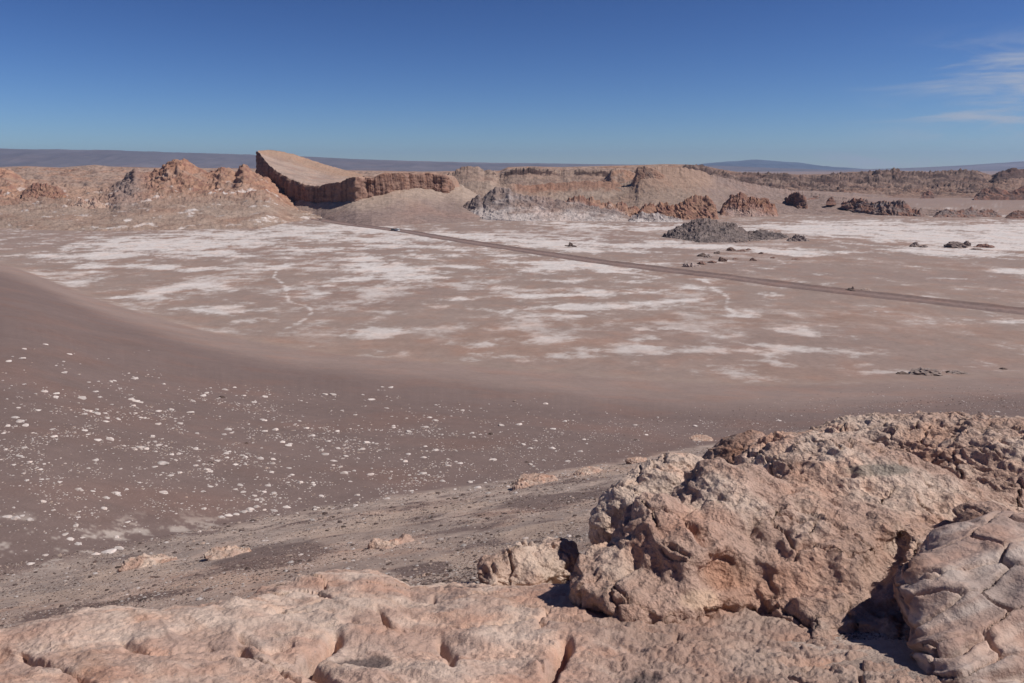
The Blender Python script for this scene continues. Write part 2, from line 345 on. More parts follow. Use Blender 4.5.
def ground_color(x, y, z):
    px, py = proj(x, y, z)
    sand, knoll, a, Yf, m = zbase(x, y)
    far = sst(0.9, -.1, sand)           # 1 on the valley floor
    n1 = fbm(x / 60, y / 60, 3.3, 4); n2 = fbm(x / 14, y / 14, 6.3, 4)
    fl = mixc(FLOOR, RED, sst(-.15, .35, n1 + .3 * n2))
    fl = mixc(fl, SAND2, sst(-.05, .3, fbm(x / 150, y / 110, .3, 3)) * .6)
    sm = salt_mask(x, y, px, py)
    n3 = fbm(x / 17, y / 17, 2.3, 6, .74)
    s = sst(.26, .80, sm * .90 + n3 * 1.55 + .12)
    s = np.maximum(s, .78 * sst(-.06, .36, n3 + .5 * n1) * sst(1000, 800, y) * sst(352, 325, py) * (.3 + .7 * sst(900, 560, px)))
    fl = fl * (1 + .16 * fbm(x / 3, y / 5, 1.3, 4, .7) + .12 * n3)[..., None]
    s = s * np.clip(.92 + .55 * fbm(x / 4, y / 4, 41.5, 4, .7), 0, 1.15)
    s = s * np.interp(py, [290, 350, 380], [1, .72, .6])
    fl = mixc(fl, SALT, np.clip(s, 0, 1) * .95)
    # far floor beyond the white flats: sandy
    fl = mixc(fl, SAND2, sst(900, 1300, y))
    # the sand slope
    d = (1 - y / Yf)                    # 0 at its foot, 1 at the camera
    sd = mixc(SAND2, SAND, sst(.12, .34, d + .05 * fbm(x / 30, y / 30, 1.7, 3)))
    sd = sd * (1 + .10 * fbm(x / 22, y / 22, 4.4, 4))[..., None]
    c = mixc(sd, fl, far)
    edge = np.exp(-((sand + .1) / .7) ** 2) * .5
    c = mixc(c, srgb(160, 140, 127), edge * .5)
    cp = sst(.10, .28, fbm(x / 1.6, y / 1.6, 51.5, 4, .65)) * sst(505, 530, py) * sst(360, 250, px) * (far < .5)
    c = mixc(c, srgb(190, 176, 165), cp * .75)
    c = c * (1 + .08 * fbm(x / 6, y / 6, 61.5, 3) + .12 * fbm(x / .5, y / .5, 71.5, 4, .7) * sst(0, 2, sand))[..., None]
    kn = sst(-.4, .5, knoll - sand + .5 * fbm(x / 4, y / 4, 2.0, 3))
    g1 = fbm(x / 3.0, y / 3.0, 1.5, 4); g2 = fbm(x / .7, y / .7, 7.5, 4)
    kc = mixc(GRAV, CRUST, sst(-.16, .22, g1 * 1.2 + .6 * g2))
    kc = mixc(kc, SAND * 1.0, sst(.14, .26, fbm(x / 3.4, y / 3.4, 12.5, 4) + .15 * g2) * .85)
    kc = mixc(kc, srgb(176, 146, 128), sst(.05, .3, fbm(x / 1.6, y / 1.6, 22.5, 4)) * .6 * sst(40, 12, y))
    kc = kc * (1 + .25 * fbm(x / .25, y / .25, 3.5, 4, .7))[..., None]
    def blot(lst):
        m = np.zeros_like(px); bx = px + 26 * fbm(x / 1.8, y / 1.8, 81.5, 3); by = py + 7 * fbm(x / 1.8, y / 1.8, 91.5, 3)
        for a_, b_, rx, ry in lst: m = np.maximum(m, np.exp(-((bx - a_) / rx) ** 2 - ((by - b_ + .12 * (bx - a_)) / ry) ** 2))
        return sst(.35, .6, m + .15 * g2)
    kc = mixc(kc, srgb(186, 162, 145), blot([(130, 572, 60, 10), (205, 584, 60, 7), (480, 556, 60, 13), (350, 528, 80, 6), (545, 528, 60, 10), (60, 596, 60, 6), (620, 470, 60, 6), (440, 510, 90, 5)]) * .8)
    kc = mixc(kc, SAND * .92, blot([(272, 558, 70, 14), (160, 596, 50, 6), (430, 598, 44, 12), (560, 498, 70, 7), (70, 612, 70, 7), (420, 570, 40, 6)]) * .9)
    c = mixc(c, kc, kn)
    return c
Ys = np.concatenate([np.linspace(-6, 1.2, 24)[:-1], np.geomspace(1.2, 118, 640)[:-1], yfloor(np.linspace(440, 212, 400)), np.geomspace(960, 24000, 60)])
Ys = np.unique(np.round(Ys, 4))
aa = np.concatenate([np.linspace(-2.6, -.80, 60)[:-1], np.linspace(-.80, .80, 1040), np.linspace(.80, 2.6, 60)[1:]])
A, YY = np.meshgrid(aa, Ys)
X = A * (YY + np.interp(YY, [0, 3, 30], [9, 5, 0]) ).clip(2.0)
Z = ground_z(X, YY)
gc = ground_color(X.ravel(), YY.ravel(), Z.ravel())
me = mesh_np('ground', np.stack([X, YY, Z], -1).reshape(-1, 3), grid_faces(*X.shape), gc)
obj('ground', me, M_ground, kind='structure')

# ------------------------------------------------------------------ dirt track across the valley
TR = [(190,203.5),(240,208.5),(278,212.8),(326,221),(372,227.8),(408,231.8),(440,238),(490,245.5),(541,253.3),(618,264.6),(668,270.2),(715,276.6),(790,286),(865,295),(940,302.8),(1024,312),(1150,326),(1300,342)]
tp = np.array([[(p - 512) / F * yfloor(q) / (cP + (341.5 - q) / F * sP), yfloor(q)] for p, q in TR], float)
sarc = np.concatenate([[0], np.cumsum(np.linalg.norm(np.diff(tp, axis=0), axis=1))])
ss = np.arange(0, sarc[-1], 2.0)
cx = np.interp(ss, sarc, tp[:, 0]); cy = np.interp(ss, sarc, tp[:, 1])
ker = np.ones(41) / 41
cxs = np.convolve(np.pad(cx, 20, 'edge'), ker, 'valid'); cys = np.convolve(np.pad(cy, 20, 'edge'), ker, 'valid')
tx = np.gradient(cxs); ty = np.gradient(cys); tl = np.hypot(tx, ty); nx = -ty / tl; ny = tx / tl
wprof = np.array([-8.5, -6.8, -5.6, -4.6, -3.2, -2.2, -1.2, 0, 1.2, 2.2, 3.2, 4.6, 5.6, 6.8, 8.5]) * .85
hprof = np.array([-.25, .25, .75, .30, .10, .03, .10, .16, .10, .03, .10, .30, .85, .3, -.25])
cprof = [q * SAND for q in (1.45, 1.35, 1.2, 1.22, 1.35, 1.12, 1.35, 1.45, 1.35, 1.12, 1.35, 1.2, 1.08, 1.3, 1.45)]
wob = 1 + .18 * fbm(ss / 15, 0 * ss + .5, 1.5, 3)
TX = cxs[:, None] + nx[:, None] * wprof[None] * wob[:, None]; TY = cys[:, None] + ny[:, None] * wprof[None] * wob[:, None]
TZ = ground_z(TX, TY) + hprof[None] * (1 + .35 * fbm(TX / 6, TY / 6, 3.5, 3)) + .05
tc = np.broadcast_to(np.array(cprof)[None], (len(ss), 15, 3)).reshape(-1, 3)
obj('track', mesh_np('track', np.stack([TX, TY, TZ], -1).reshape(-1, 3), grid_faces(len(ss), 15), tc), M_track, kind='structure')

# ------------------------------------------------------------------ far mountains
def mountain(name, sil, Y0, depth, seed, col, base_z=-8, px_step=1.2):
    """ridged range standing Y0 metres off: crest from its skyline, spurs running down to the plain"""
    kp = [p for p, q in sil]; kq = [q for p, q in sil]
    pxs = np.arange(kp[0], kp[-1], px_step)
    nr = 40; t = np.linspace(0, 2, nr)[:, None]
    crest = CH + (Y0 + depth) * slope(np.interp(pxs, kp, kq))[None]
    prof = np.where(t <= 1, t ** 1.25, np.clip(2 - t, 0, 1))
    Y = Y0 + depth * t + 0 * crest
    Z = base_z + (crest - base_z) * prof
    Xx = xof(np.broadcast_to(pxs, Y.shape), np.full(Y.shape, Y0 + depth), crest + 0 * Z)
    q = 1400.
    r = ridged(Xx / q + seed, Y / (q * 1.8), seed * .7, 5, .55)
    Z = Z + (r - .45) * 130 * np.sin(np.clip(t, 0, 1) * math.pi) ** .8 * np.clip((crest - base_z) / 300, .1, 1)
    Z = Z + (fbm(Xx / 900, Y / 900, seed, 4)) * 30 * np.clip(prof, 0, 1) * np.clip((crest - base_z) / 300, .1, 1)
    c = mixc(col, np.array(col) * 1.35, sst(-.2, .4, fbm(Xx / 2500, Y / 1500, seed + 3, 4)))
    V = np.stack([Xx, Y, Z], -1)
    obj(name, mesh_np(name, V.reshape(-1, 3), grid_faces(*Y.shape), c.reshape(-1, 3)), M_mtn, kind='structure')
mountain('mountains', [(-700,150),(-300,146),(0,148),(20,148.5),(45,149),(75,149),(110,149.5),(140,150.5),(170,151.5),(215,153),(260,154.5),(330,157.5),(400,160),(470,162.2),(560,163.6),(640,164.4),(720,165.5),(800,169)], 11500, 4200, 1.3, (.15, .125, .125))
mountain('mountains', [(640,170),(690,165.5),(705,163.5),(730,161),(745,160),(757,159.3),(768,160.2),(785,161.6),(800,162.4),(812,164.5),(825,166.5),(836,167),(848,168.5),(880,171)], 17500, 3000, 4.1, (.085, .10, .125))
mountain('mountains', [(840,171),(870,169.3),(900,168.2),(935,167),(960,165.6),(990,163.6),(1024,161.2),(1100,157),(1300,151),(1700,149)], 12500, 4000, 8.2, (.17, .145, .15))

# ------------------------------------------------------------------ badlands behind the valley
TAN = srgb(160, 136, 121); ORG = srgb(166, 130, 109); RDB = srgb(142, 106, 92); DRK = srgb(104, 84, 78); GRY = srgb(138, 122, 116); CRM = srgb(188, 165, 148); WHT = srgb(212, 202, 196)
def crest_noise(px, T, t0=1, amp=1): return amp
# back plateau with layered, dissected edge
def d_back(x, y, z, T, px):
    r = ridged(x / 70, y / 90, .3, 5, .6) - .35
    e = sst(0, .5, T) * sst(3, 2.4, T)
    w = np.interp(px, [-400, 200, 450, 700, 760, 1024, 1500], [.8, .8, .7, 1., 1.25, 1.25, 1.2])
    q = ridged((x + .5 * y) / 34, y / 60, 6.3, 5, .62) - .35
    return e * w * (r * 8 + q * 9 + fbm(x / 12, y / 12, 2, 3) * 3 - 3)
def c_back(x, y, z, T, px, n):
    a = fbm(x / 70, y / 70, 1, 4); b = fbm(x / 22, z / 2.5, y / 50, 4, .65)
    c = mixc(TAN, ORG, sst(-.1, .4, a)); right = sst(640, 740, px)
    c = mixc(c, srgb(134, 110, 98), right * .8)
    c = mixc(c, DRK * .8, sst(.05, .36, b + .2 * a) * (.6 + .3 * right))
    return c
bk = []
for px, q in [(-700,167),(-300,166),(0,166.5),(25,165.5),(60,167),(95,164.2),(110,166),(150,167),(260,168),(420,171),(500,170),(508,166.5),(530,165.8),(560,166.5),(600,165.5),(640,164.5),(665,163.5),(690,164),(705,165.5),(722,169),(745,172.5),(770,173),(800,174),(830,173.5),(850,171.5),(870,171),(885,169.5),(905,170.5),(930,171.5),(955,169.8),(975,170),(986,173),(992,174.5),(1000,171),(1010,169),(1024,168.5),(1100,167),(1500,166)]:
    bk.append((px, [(198, 1380), (190 if px > 640 else 184, 1560), (q + 4.5, 1900), (q + .5, 2150), (0, 3000, -20)]))
relief_obj('badlands', bk, np.arange(-700, 1500, 1.0), 170, M_far, d_back, c_back, kind='structure', front=3.1)

# dark hill at far right and shade-painted ledges: separate bodies
def hill(name, table_top, ybase, Ybase, Ytop, seed, amp, sc, colf, lab=None, cat=None, group=None, mat=None, step=.7, nrow=46, flute=None, jag=.8, struct=False, conc=True, strata=0):
    """hill / outcrop: top outline as (px, py), base row(s) on the ground, body with a back side, roughened"""
    rows = []
    x0, x1 = table_top[0][0], table_top[-1][0]
    _tp, _tq = [p for p, q in table_top], [q for p, q in table_top]
    for px, q in table_top:
        qm_ = max(q + 1.5, np.mean(np.interp(px + np.linspace(-22, 22, 9), _tp, _tq)))
        qb = np.interp(px, *zip(*ybase)) if not np.isscalar(ybase) else ybase
        Yb = np.interp(px, *zip(*Ybase)) if not np.isscalar(Ybase) else Ybase
        Yt = np.interp(px, *zip(*Ytop)) if not np.isscalar(Ytop) else Ytop
        fc = .62 if conc else .5
        rows.append((px, [(qb + 2.0, Yb - 4), (qb, Yb), (max(qb + .5 * (qm_ - qb), q + .4 * (qb - q)) if not conc else qb + .5 * (min(qm_, qb - 1) - qb), Yb + fc * (Yt - Yb)), (q, Yt), (0, Yt + (Yt - Yb) * .5 + 6, float((CH + Yt * slope(q)) * .4 - 1)), (0, Yt + (Yt - Yb) * 1.2 + 12, -6)]))
    def remap(T): return np.where(T <= 1, T, np.where(T <= 3, 1 + (T - 1) / 2, T - 1))
    def dd(x, y, z, T, px):
        T = remap(T)
        e = sst(.3, 1.2, T) * sst(x0 - .1, x0 + 3, px) * sst(x1 + .1, x1 - 3, px)
        wx_ = x + sc * .35 * fbm(x / sc * .8, y / sc * .8, z / sc * .8 + seed, 3); wz_ = z + sc * .25 * fbm(x / sc * .8 + 7, y / sc * .8, z / sc * .8 + seed, 3)
        v = (ridged(wx_ / sc + seed, y / sc, wz_ / sc * 1.4, 5, .6) - .35) * amp * (1 if conc or not flute else .4)
        if strata: v = v + strata * (perlin(wx_ / 60, y / 60, wz_ / 2.6) + .6 * perlin(wx_ / 30, y / 30, wz_ / 1.2))
        if flute:
            fw, fa, tilt = flute
            wv = fw * 1.6 * fbm(x / (fw * 2.5), y / (fw * 2.5), z / (fw * 1.6) + seed, 3)
            v = v + fa * (ridged((x + tilt * z + wv) / fw + seed * 3, y / (fw * 3), z / (fw * (2.4 if conc else 7)) + seed, 4, .62) - .4) * sst(2.6, 1.6, T) * np.clip(.7 + 1.6 * fbm(x / (fw * 5), y / (fw * 5), z / (fw * 3) + seed, 2), 0, 1.6)
        return v * e
    def zj(px, T):
        T = remap(T)
        n_ = fbm(px / 3.4 + seed * 7, 0 * px + .4, seed, 5, .65)
        return jag * 3.0 * n_ * np.exp(-((T - 2) / .16) ** 2) * sst(x0, x0 + 4, px) * sst(x1, x1 - 4, px)
    def cc_(x, y, z, T, px, n): return colf(x, y, z, remap(T), px, n)
    kw = dict(label=lab, category=cat) if lab else {}
    if group: kw['group'] = group
    if struct: kw = dict(kind='structure')
    hpx = max([(np.interp(p, *zip(*ybase)) if not np.isscalar(ybase) else ybase) - q for p, q in table_top])
    nr = int(np.clip(hpx / step * 1.5, 40, 150))
    return relief_obj(name, rows, np.arange(x0, x1 + step, step), nr, mat or M_far, dd, cc_, 'lin', front=3.2, zadd=zj, **kw)
def cf(c1, c2, c3=None, sc=12, seed=0, white=0, dark=.4):
    def f(x, y, z, T, px, n):
        a = fbm(x / sc, y / sc, z / sc + seed, 4)
        c = mixc(c1, c2, sst(-.2, .3, a))
        if c3 is not None: c = mixc(c, c3, sst(.05, .4, fbm(x / (sc * .4), y / sc, z / (sc*.4) + seed + 5, 3)) * dark)
        if white: c = mixc(c, WHT, white * sst(1.8, 1.1, T + 1.1 * fbm(x / 18, y / 18, z / 9, 4)) )
        return c
    return f

BADR = lambda x, y, z, T, px, n: mixc(mixc(srgb(118,97,88), srgb(140,118,106), sst(-.1, .3, fbm(x/40, y/40, z/12, 3))), DRK * .55, sst(-.12, .16, fbm((x + 1.4 * z)/26, y/50, z/14 + 4, 5, .65)) * .92)  # dark diagonal patches paint in the ridge shading that the relief leaves weak
hill('badlands', [(676,169),(690,167.5),(703,168.5),(716,172),(735,174.5),(757,176),(780,176.5),(800,177),(820,176.5),(838,175.5),(852,174),(862,174.5),(873,173.5),(884,171.5),(892,172.5),(905,173),(920,174.5),(936,174),(950,172),(966,172.5),(976,174),(984,178),(992,186)],
     [(676,175),(720,183),(760,189),(800,194),(840,197),(880,198),(930,196),(992,193)], [(676,1560),(760,1560),(840,1475),(930,1475),(992,1500)], [(676,1760),(992,1860)], 5.9, 30, 62, BADR, struct=True, flute=(26, 14, 1.5), step=.7, jag=1.6, strata=1.2, conc=False)
hill('badlands', [(983,188),(988,182),(996,175),(1003,170.5),(1012,168.5),(1022,169.5),(1040,170),(1070,176),(1120,187)], 190, 1700, 1800, 3.1, 8, 30, cf(DRK * .8, DRK, DRK * .55, 30), struct=True)
# right foreground flat of sand with low rises
hill('badlands', [(700,196),(760,193),(800,191),(850,193),(900,196),(960,196),(1024,195),(1200,196),(1500,198)], [(700,214),(1500,215.5)], [(700,960),(1500,900)], 1440, 4.1, 2.0, 60, cf(SAND2, srgb(152,130,117), srgb(120, 100, 92), 60, 1, 0, .3), struct=True, step=2)
# upper tier of layered ledges, centre; ledge shadow painted as a dark band near the crest
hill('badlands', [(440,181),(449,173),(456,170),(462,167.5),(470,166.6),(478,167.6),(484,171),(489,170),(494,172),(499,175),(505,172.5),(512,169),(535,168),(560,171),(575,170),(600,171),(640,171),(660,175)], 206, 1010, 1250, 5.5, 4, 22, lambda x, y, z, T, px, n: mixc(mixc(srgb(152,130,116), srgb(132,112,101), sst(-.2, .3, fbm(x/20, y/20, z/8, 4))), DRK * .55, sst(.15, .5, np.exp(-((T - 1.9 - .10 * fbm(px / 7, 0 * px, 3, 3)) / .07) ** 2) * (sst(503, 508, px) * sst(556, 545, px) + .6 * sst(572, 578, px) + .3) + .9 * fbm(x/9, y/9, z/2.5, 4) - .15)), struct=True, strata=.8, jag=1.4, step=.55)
# lower tier: long tan slope with orange broken rim
hill('badlands', [(380,200),(430,192),(446,186),(470,182),(490,181),(500,185),(512,184),(530,186),(545,184),(560,183),(572,181.5),(590,181),(605,182),(640,186),(700,200)], [(380,212),(440,218),(500,219),(700,219)], [(380,900),(440,862),(700,862)], 1010, 7.7, 3.0, 18,
     lambda x, y, z, T, px, n: mixc(mixc(srgb(158,138,124), srgb(146,126,113), sst(-.1, .3, fbm(x/40, y/40, 1, 3)) ), srgb(146,112,95), sst(1.68, 1.86, T + .12 * fbm(x/8, y/8, 2, 3)) * sst(505, 520, px) * .9), struct=True, strata=.5, jag=.6)
# the great gullied hill, right of centre
gul = hill('badlands', [(550,199),(575,194),(592,190),(608,186.5),(620,184),(629,181.5),(635,177.5),(639,171),(643,168),(648,166.6),(655,166.5),(670,167),(685,168),(697,170),(706,173),(716,176.5),(728,179),(745,183),(770,187.5),(800,191.5),(830,196),(860,201),(890,205),(930,210),(1000,214)], [(550,219),(640,218),(700,217.5),(740,215.5),(800,214.5),(900,216.5),(1000,216)], [(550,862),(640,845),(700,832),(740,870),(800,895),(900,852),(1000,858)], [(619,1010),(800,1080),(900,960),(1000,900)], 9.1, 2.0, 24,
     lambda x, y, z, T, px, n: mixc(mixc(srgb(152,131,117), SAND2 * .95, sst(690, 730, px + 40 * fbm(x/30, z/15, 3, 3))), ORG, sst(1.45, 1.7, T + .25 * fbm(x/5, y/60, z/30, 3)) * sst(725, 700, px) * sst(625, 640, px) * .35), struct=True, flute=(9, 1.5, 1.2), step=.6, jag=.7)
# two dark notches: buttresses whose left walls stand in their own shade
hill('badlands', [(631,187),(633,181),(635,175),(636.3,170),(637.5,167.6),(640,166.2),(645,166.4),(652,168),(660,172),(668,179),(674,187)], 191, 976, 996, 3.6, 1.6, 9, cf(srgb(158,126,108), TAN * .9, RDB, 12), struct=True, step=.4, flute=(5, 1.2, .3), jag=.5)
hill('badlands', [(592,186),(597,183),(602,180.5),(607,177),(610,172),(611.5,169),(614,168.4),(620,169.3),(628,170.5),(634,173),(640,178)], 196, 1060, 1130, 1.1, 3, 14, cf(ORG * .9, TAN * .9, RDB, 14), struct=True, step=.5)

# left crags and apron
def c_left(x, y, z, T, px, n):
    a = fbm(x / 26, y / 26, z / 20, 4); b = fbm(x / 8, y / 8, z / 6, 4)
    apr = mixc(srgb(158,137,123), srgb(148,124,110), sst(-.1, .3, a)); apr = mixc(FLOOR, apr, sst(.1, 1.0, T + .5 * a))
    cr = mixc(ORG, RDB, sst(-.1, .3, b)); cr = mixc(cr, TAN, sst(.0, .35, a) * .6)
    c = mixc(apr, mixc(cr, TAN * .95, sst(135, 95, px) * sst(15, 45, px) * .65), sst(1.5, 2.1, T + .3 * b))
    c = mixc(c, WHT, sst(.16, .32, fbm(x / 24, y / 24, z / 14 + 9.5, 5, .65)) * sst(3.0, 1.9, T) * .8)
    g = np.exp(-((px - 128) / 18) ** 2) * sst(1.2, 2, T); c = mixc(c, GRY, g * .8)
    c = mixc(c, DRK, np.exp(-((px - 42) / 18) ** 2 - ((T - 2) / .35) ** 2) * .55 * sst(-.2, .2, b))
    return c
def d_left(x, y, z, T, px):
    x = x + 4 * fbm(x / 18, y / 18, z / 12, 3); y = y + 1.2 * z
    e = sst(.1, .8, T) * sst(3.8, 3.1, T)
    up = sst(1.3, 2.0, T)
    return e * ((ridged(x / 26, y / 30, z / 40, 5, .6) - .35) * (2.2 + 5.0 * up) + up * 2.4 * (ridged((x + .5 * z) / 7, y / 30, 1.5, 3, .6) - .35) + fbm(x / 5, y / 5, z / 5, 3) * 1.2)
lt = []
for px, q in [(-700,160),(-300,166),(-100,168),(0,170),(8,171.5),(16,176),(25,181),(33,182),(45,182.5),(55,184),(64,186.5),(85,189),(100,190.5),(110,189),(118,185),(126,179),(131,174.5),(133,172),(135,169),(139,172),(144,174),(150,175),(158,170),(168,163),(178,160.5),(186,162),(193,166),(200,170),(208,174),(215,172),(222,169.5),(230,170.5),(236,173),(240,167),(243.5,164.3),(247,168),(252,172),(258,175),(266,179),(275,186),(290,196),(310,204),(330,208)]:
    b = np.interp(px, [-300, 0, 100, 260, 290, 330], [220, 224, 226, 223, 217, 212])
    qm = max(q + 11, np.interp(px, [100, 150], [198, 192]))
    qm = min(qm, b - 3)
    b = b + 5
    lt.append((px, [(b + 1.5, yfloor(b) - 10), (b, yfloor(b)), (qm, 900), (q, 985), (0, 1060, 15), (0, 1120, -10)]))
relief_obj('badlands', lt, np.arange(-700, 330, .7), 230, M_far, d_left, c_left, kind='structure', front=3.2)

hill('rock_crag', [(22,192),(28,187),(34,183.5),(40,184),(46,183),(52,186),(58,187),(63,191),(68,196)], [(22,196),(45,198),(68,198)], 890, 905, 1.7, 4, 7, cf(RDB, ORG * .9, DRK, 7, 3, 0, .6), 'dark reddish broken crag on the hillside at the far left', 'crag', step=.35, flute=(5, 3, .5), jag=1.5, conc=False)
hill('rock_crag', [(62,213),(68,208),(75,204),(82,199),(88,201),(95,198),(101,203),(108,206),(114,209),(120,213),(126,217)], [(62,217),(95,219),(126,219.5)], 800, 820, 2.6, 4, 7, cf(srgb(164,136,121), CRM * .9, RDB, 7, 5, .12, .5), 'pinkish white broken crag low on the far left hillside, right of the dark one', 'crag', step=.35, flute=(5, 2.4, -.5), jag=1.5, conc=False)
hill('rock_crag', [(236,213),(240,207),(244,204),(248,206),(253,205),(258,208),(264,211),(268,214)], 215, 850, 862, 5.6, 3, 6, cf(ORG * .9, TAN, DRK, 7, 5, 0, .4), 'small pinkish crag below the left end of the tilted slab', 'crag', step=.35, jag=1.2, conc=False)
# sandy apron under the cliffs
ap = [(270,205,217),(300,199,216),(316,204,217),(336,202,221),(356,200.5,225),(372,196,227),(384,192,226.5),(392,188.5,226),(404,186,225),(418,185,224.5),(430,186,224),(446,187,223),(462,189,222.5),(480,197,221.5)]
relief_obj('badlands', [(p, [(b + 3, yfloor(b) - 8), (b, yfloor(b)), (0.5 * (q + b), .5 * (yfloor(b) + np.interp(p, [270, 316, 356, 446], [1010, 885, 835, 950]))), (q, np.interp(p, [270, 316, 356, 446], [1010, 885, 835, 950])), (q - 4, np.interp(p, [270, 316, 356, 446], [1010, 885, 835, 950]) + 60), (0, 1200, -10)]) for p, q, b in ap],
    np.arange(270, 480, .8), 60, M_far, lambda x, y, z, T, px: 1.2 * fbm(x / 14, y / 14, 1, 4) * sst(0, 1, T) + sst(1.8, 3, T) * 1.5 * (ridged(x / 9, y / 20, 2, 3) - .3),
    lambda x, y, z, T, px, n: mixc(mixc(SAND2, srgb(142,122,114), sst(-.1, .2, fbm(x/60, y/60, 4, 3))), CRM * .76, sst(1.6, 2.8, T + .5 * fbm(x/20, y/20, 2, 3))), kind='structure')

# ------------------------------------------------------------------ the amphitheatre: tilted slab with a dark fluted wall
def wall_obj(name, cols, step, mat, lab, cat, thick=40, slab=None):
    """cols: px, base py, rim py, Y ; slab: crest (px, py, Y) that the top surface rises to behind the rim"""
    kp = [c[0] for c in cols]
    pxs = np.arange(kp[0], kp[-1] + step, step)
    Yw = np.interp(pxs, kp, [c[3] for c in cols]); qb = np.interp(pxs, kp, [c[1] for c in cols]); qr = np.interp(pxs, kp, [c[2] for c in cols])
    nw, ns, nb = 44, 40, 8
    zb = CH + Yw * slope(qb) - 5; zr = CH + Yw * slope(qr)
    xw = xof(pxs, Yw, zr)
    # outward direction in plan
    dx = np.gradient(xw); dy = np.gradient(Yw); l = np.hypot(dx, dy); ox, oy = dy / l, -dx / l
    s = np.concatenate([[0], np.cumsum(np.hypot(np.diff(xw), np.diff(Yw)))])
    t = np.linspace(0, 1, nw)[:, None]
    Z = zb + (zr - zb) * t
    fl = 5.5 * ((ridged(s / 19, 0 * s + .5, 1.5, 4, .6) - .35) * np.clip(.8 + 1.4 * fbm(s / 60, 0 * s, 8.5, 2), .1, 1.6))[None] + 3.6 * fbm(s[None] / 12, Z / 8, 5.5, 5, .6) + 1.0 * (ridged(s[None] / 5, Z / 60, 2.5, 3, .6) - .3) + .7 * fbm(s[None] / 6, Z / 3, 3.5, 3)
    batter = (1 - t) * 2.5
    off = fl * sst(1.02, .9, t) + batter
    V1 = np.stack([xw + ox * off, Yw + oy * off, Z + 0 * off], -1)
    V1[-6:, :, 2] += (1.9 * fbm(s / 6, 0 * s, 7.5, 5, .6))[None] 
    if slab:
        kc = np.linspace(0, 1, len(slab)); u = np.linspace(0, 1, len(pxs))
        cpx = np.interp(u, kc, [c[0] for c in slab]); cpy = np.interp(u, kc, [c[1] for c in slab]); cY = np.interp(u, kc, [c[2] for c in slab])
        cz = CH + cY * slope(cpy); cxx = xof(cpx, cY, cz)
    else:
        cxx = xw + .15 * thick; cY = Yw + thick; cz = zr - 1 + 1.5 * fbm(s / 20, 0 * s, 1, 3)
    t2 = np.linspace(0, 1, ns)[1:, None]
    g_ = sst(0, .12, t2); e0 = V1[-1, :, 0] * (1 - g_) + xw * g_; e1 = V1[-1, :, 1] * (1 - g_) + Yw * g_; e2 = V1[-1, :, 2] * (1 - g_) + zr * g_
    V2 = np.stack([e0 * (1 - t2) + cxx * t2, e1 * (1 - t2) + cY * t2, e2 * (1 - t2) + cz * t2], -1)
    if slab:
        V2[..., 2] += 1.3 * (ridged(V2[..., 0] / 9, V2[..., 1] / 9, 1, 4) - .3) * sst(.45, .9, t2) - 2.2 * np.sin(t2 * math.pi)
    else:
        V2[..., 2] += 1.6 * fbm(V2[..., 0] / 9, V2[..., 1] / 9, 1, 4) * np.sin(t2 * math.pi) ** .5
    t3 = np.linspace(0, 1, nb)[1:, None]
    e = V2[-1]
    V3 = np.stack([e[:, 0] + 0 * t3, e[:, 1] + 40 * t3, e[:, 2] * (1 - t3) - 8 * t3], -1)
    V = np.concatenate([V1, V2, V3], 0)
    nr, nc = V.shape[:2]
    Xc, Yc, Zc = V[..., 0], V[..., 1], V[..., 2]
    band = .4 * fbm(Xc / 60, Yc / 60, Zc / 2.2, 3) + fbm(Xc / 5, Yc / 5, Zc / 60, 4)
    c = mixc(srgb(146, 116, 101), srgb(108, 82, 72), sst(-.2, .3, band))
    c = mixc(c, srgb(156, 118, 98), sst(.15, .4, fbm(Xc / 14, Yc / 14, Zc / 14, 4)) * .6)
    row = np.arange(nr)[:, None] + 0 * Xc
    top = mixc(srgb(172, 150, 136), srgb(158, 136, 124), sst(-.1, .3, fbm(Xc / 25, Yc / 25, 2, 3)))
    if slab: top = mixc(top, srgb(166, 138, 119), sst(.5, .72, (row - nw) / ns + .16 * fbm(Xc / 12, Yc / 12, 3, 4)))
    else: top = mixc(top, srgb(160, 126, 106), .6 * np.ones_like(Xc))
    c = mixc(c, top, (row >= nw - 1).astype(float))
    me = mesh_np(name, V.reshape(-1, 3), grid_faces(nr, nc), c.reshape(-1, 3))
    return obj(name, me, mat, label=lab, category=cat)
wall_obj('cliff', [(256,172,151.6,1085),(257.5,171,151.5,1075),(260,174,153.5,1060),(264,180,158.5,1040),(269,183,165,1015),(276,188,170.5,990),(284,193,175.5,965),(291,196,179.3,945),(298,198,182,930),(306,200,184.6,915),(314,201,185.8,900),(324,205,186.2,885),(333,206,188,870)], .35, M_cliff,
    'tall tilted rock slab with a dark curved fluted wall and a smooth pale top', 'cliff',
    slab=[(258,151,1105),(262,150.6,1130),(270.5,150,1160),(282,151.8,1180),(293.5,154.2,1190),(304,157.5,1200),(314,161,1200),(325,164.8,1190),(336.6,168,1180),(346,170.6,1165),(356,172.8,1150),(364,175.5,1120)])
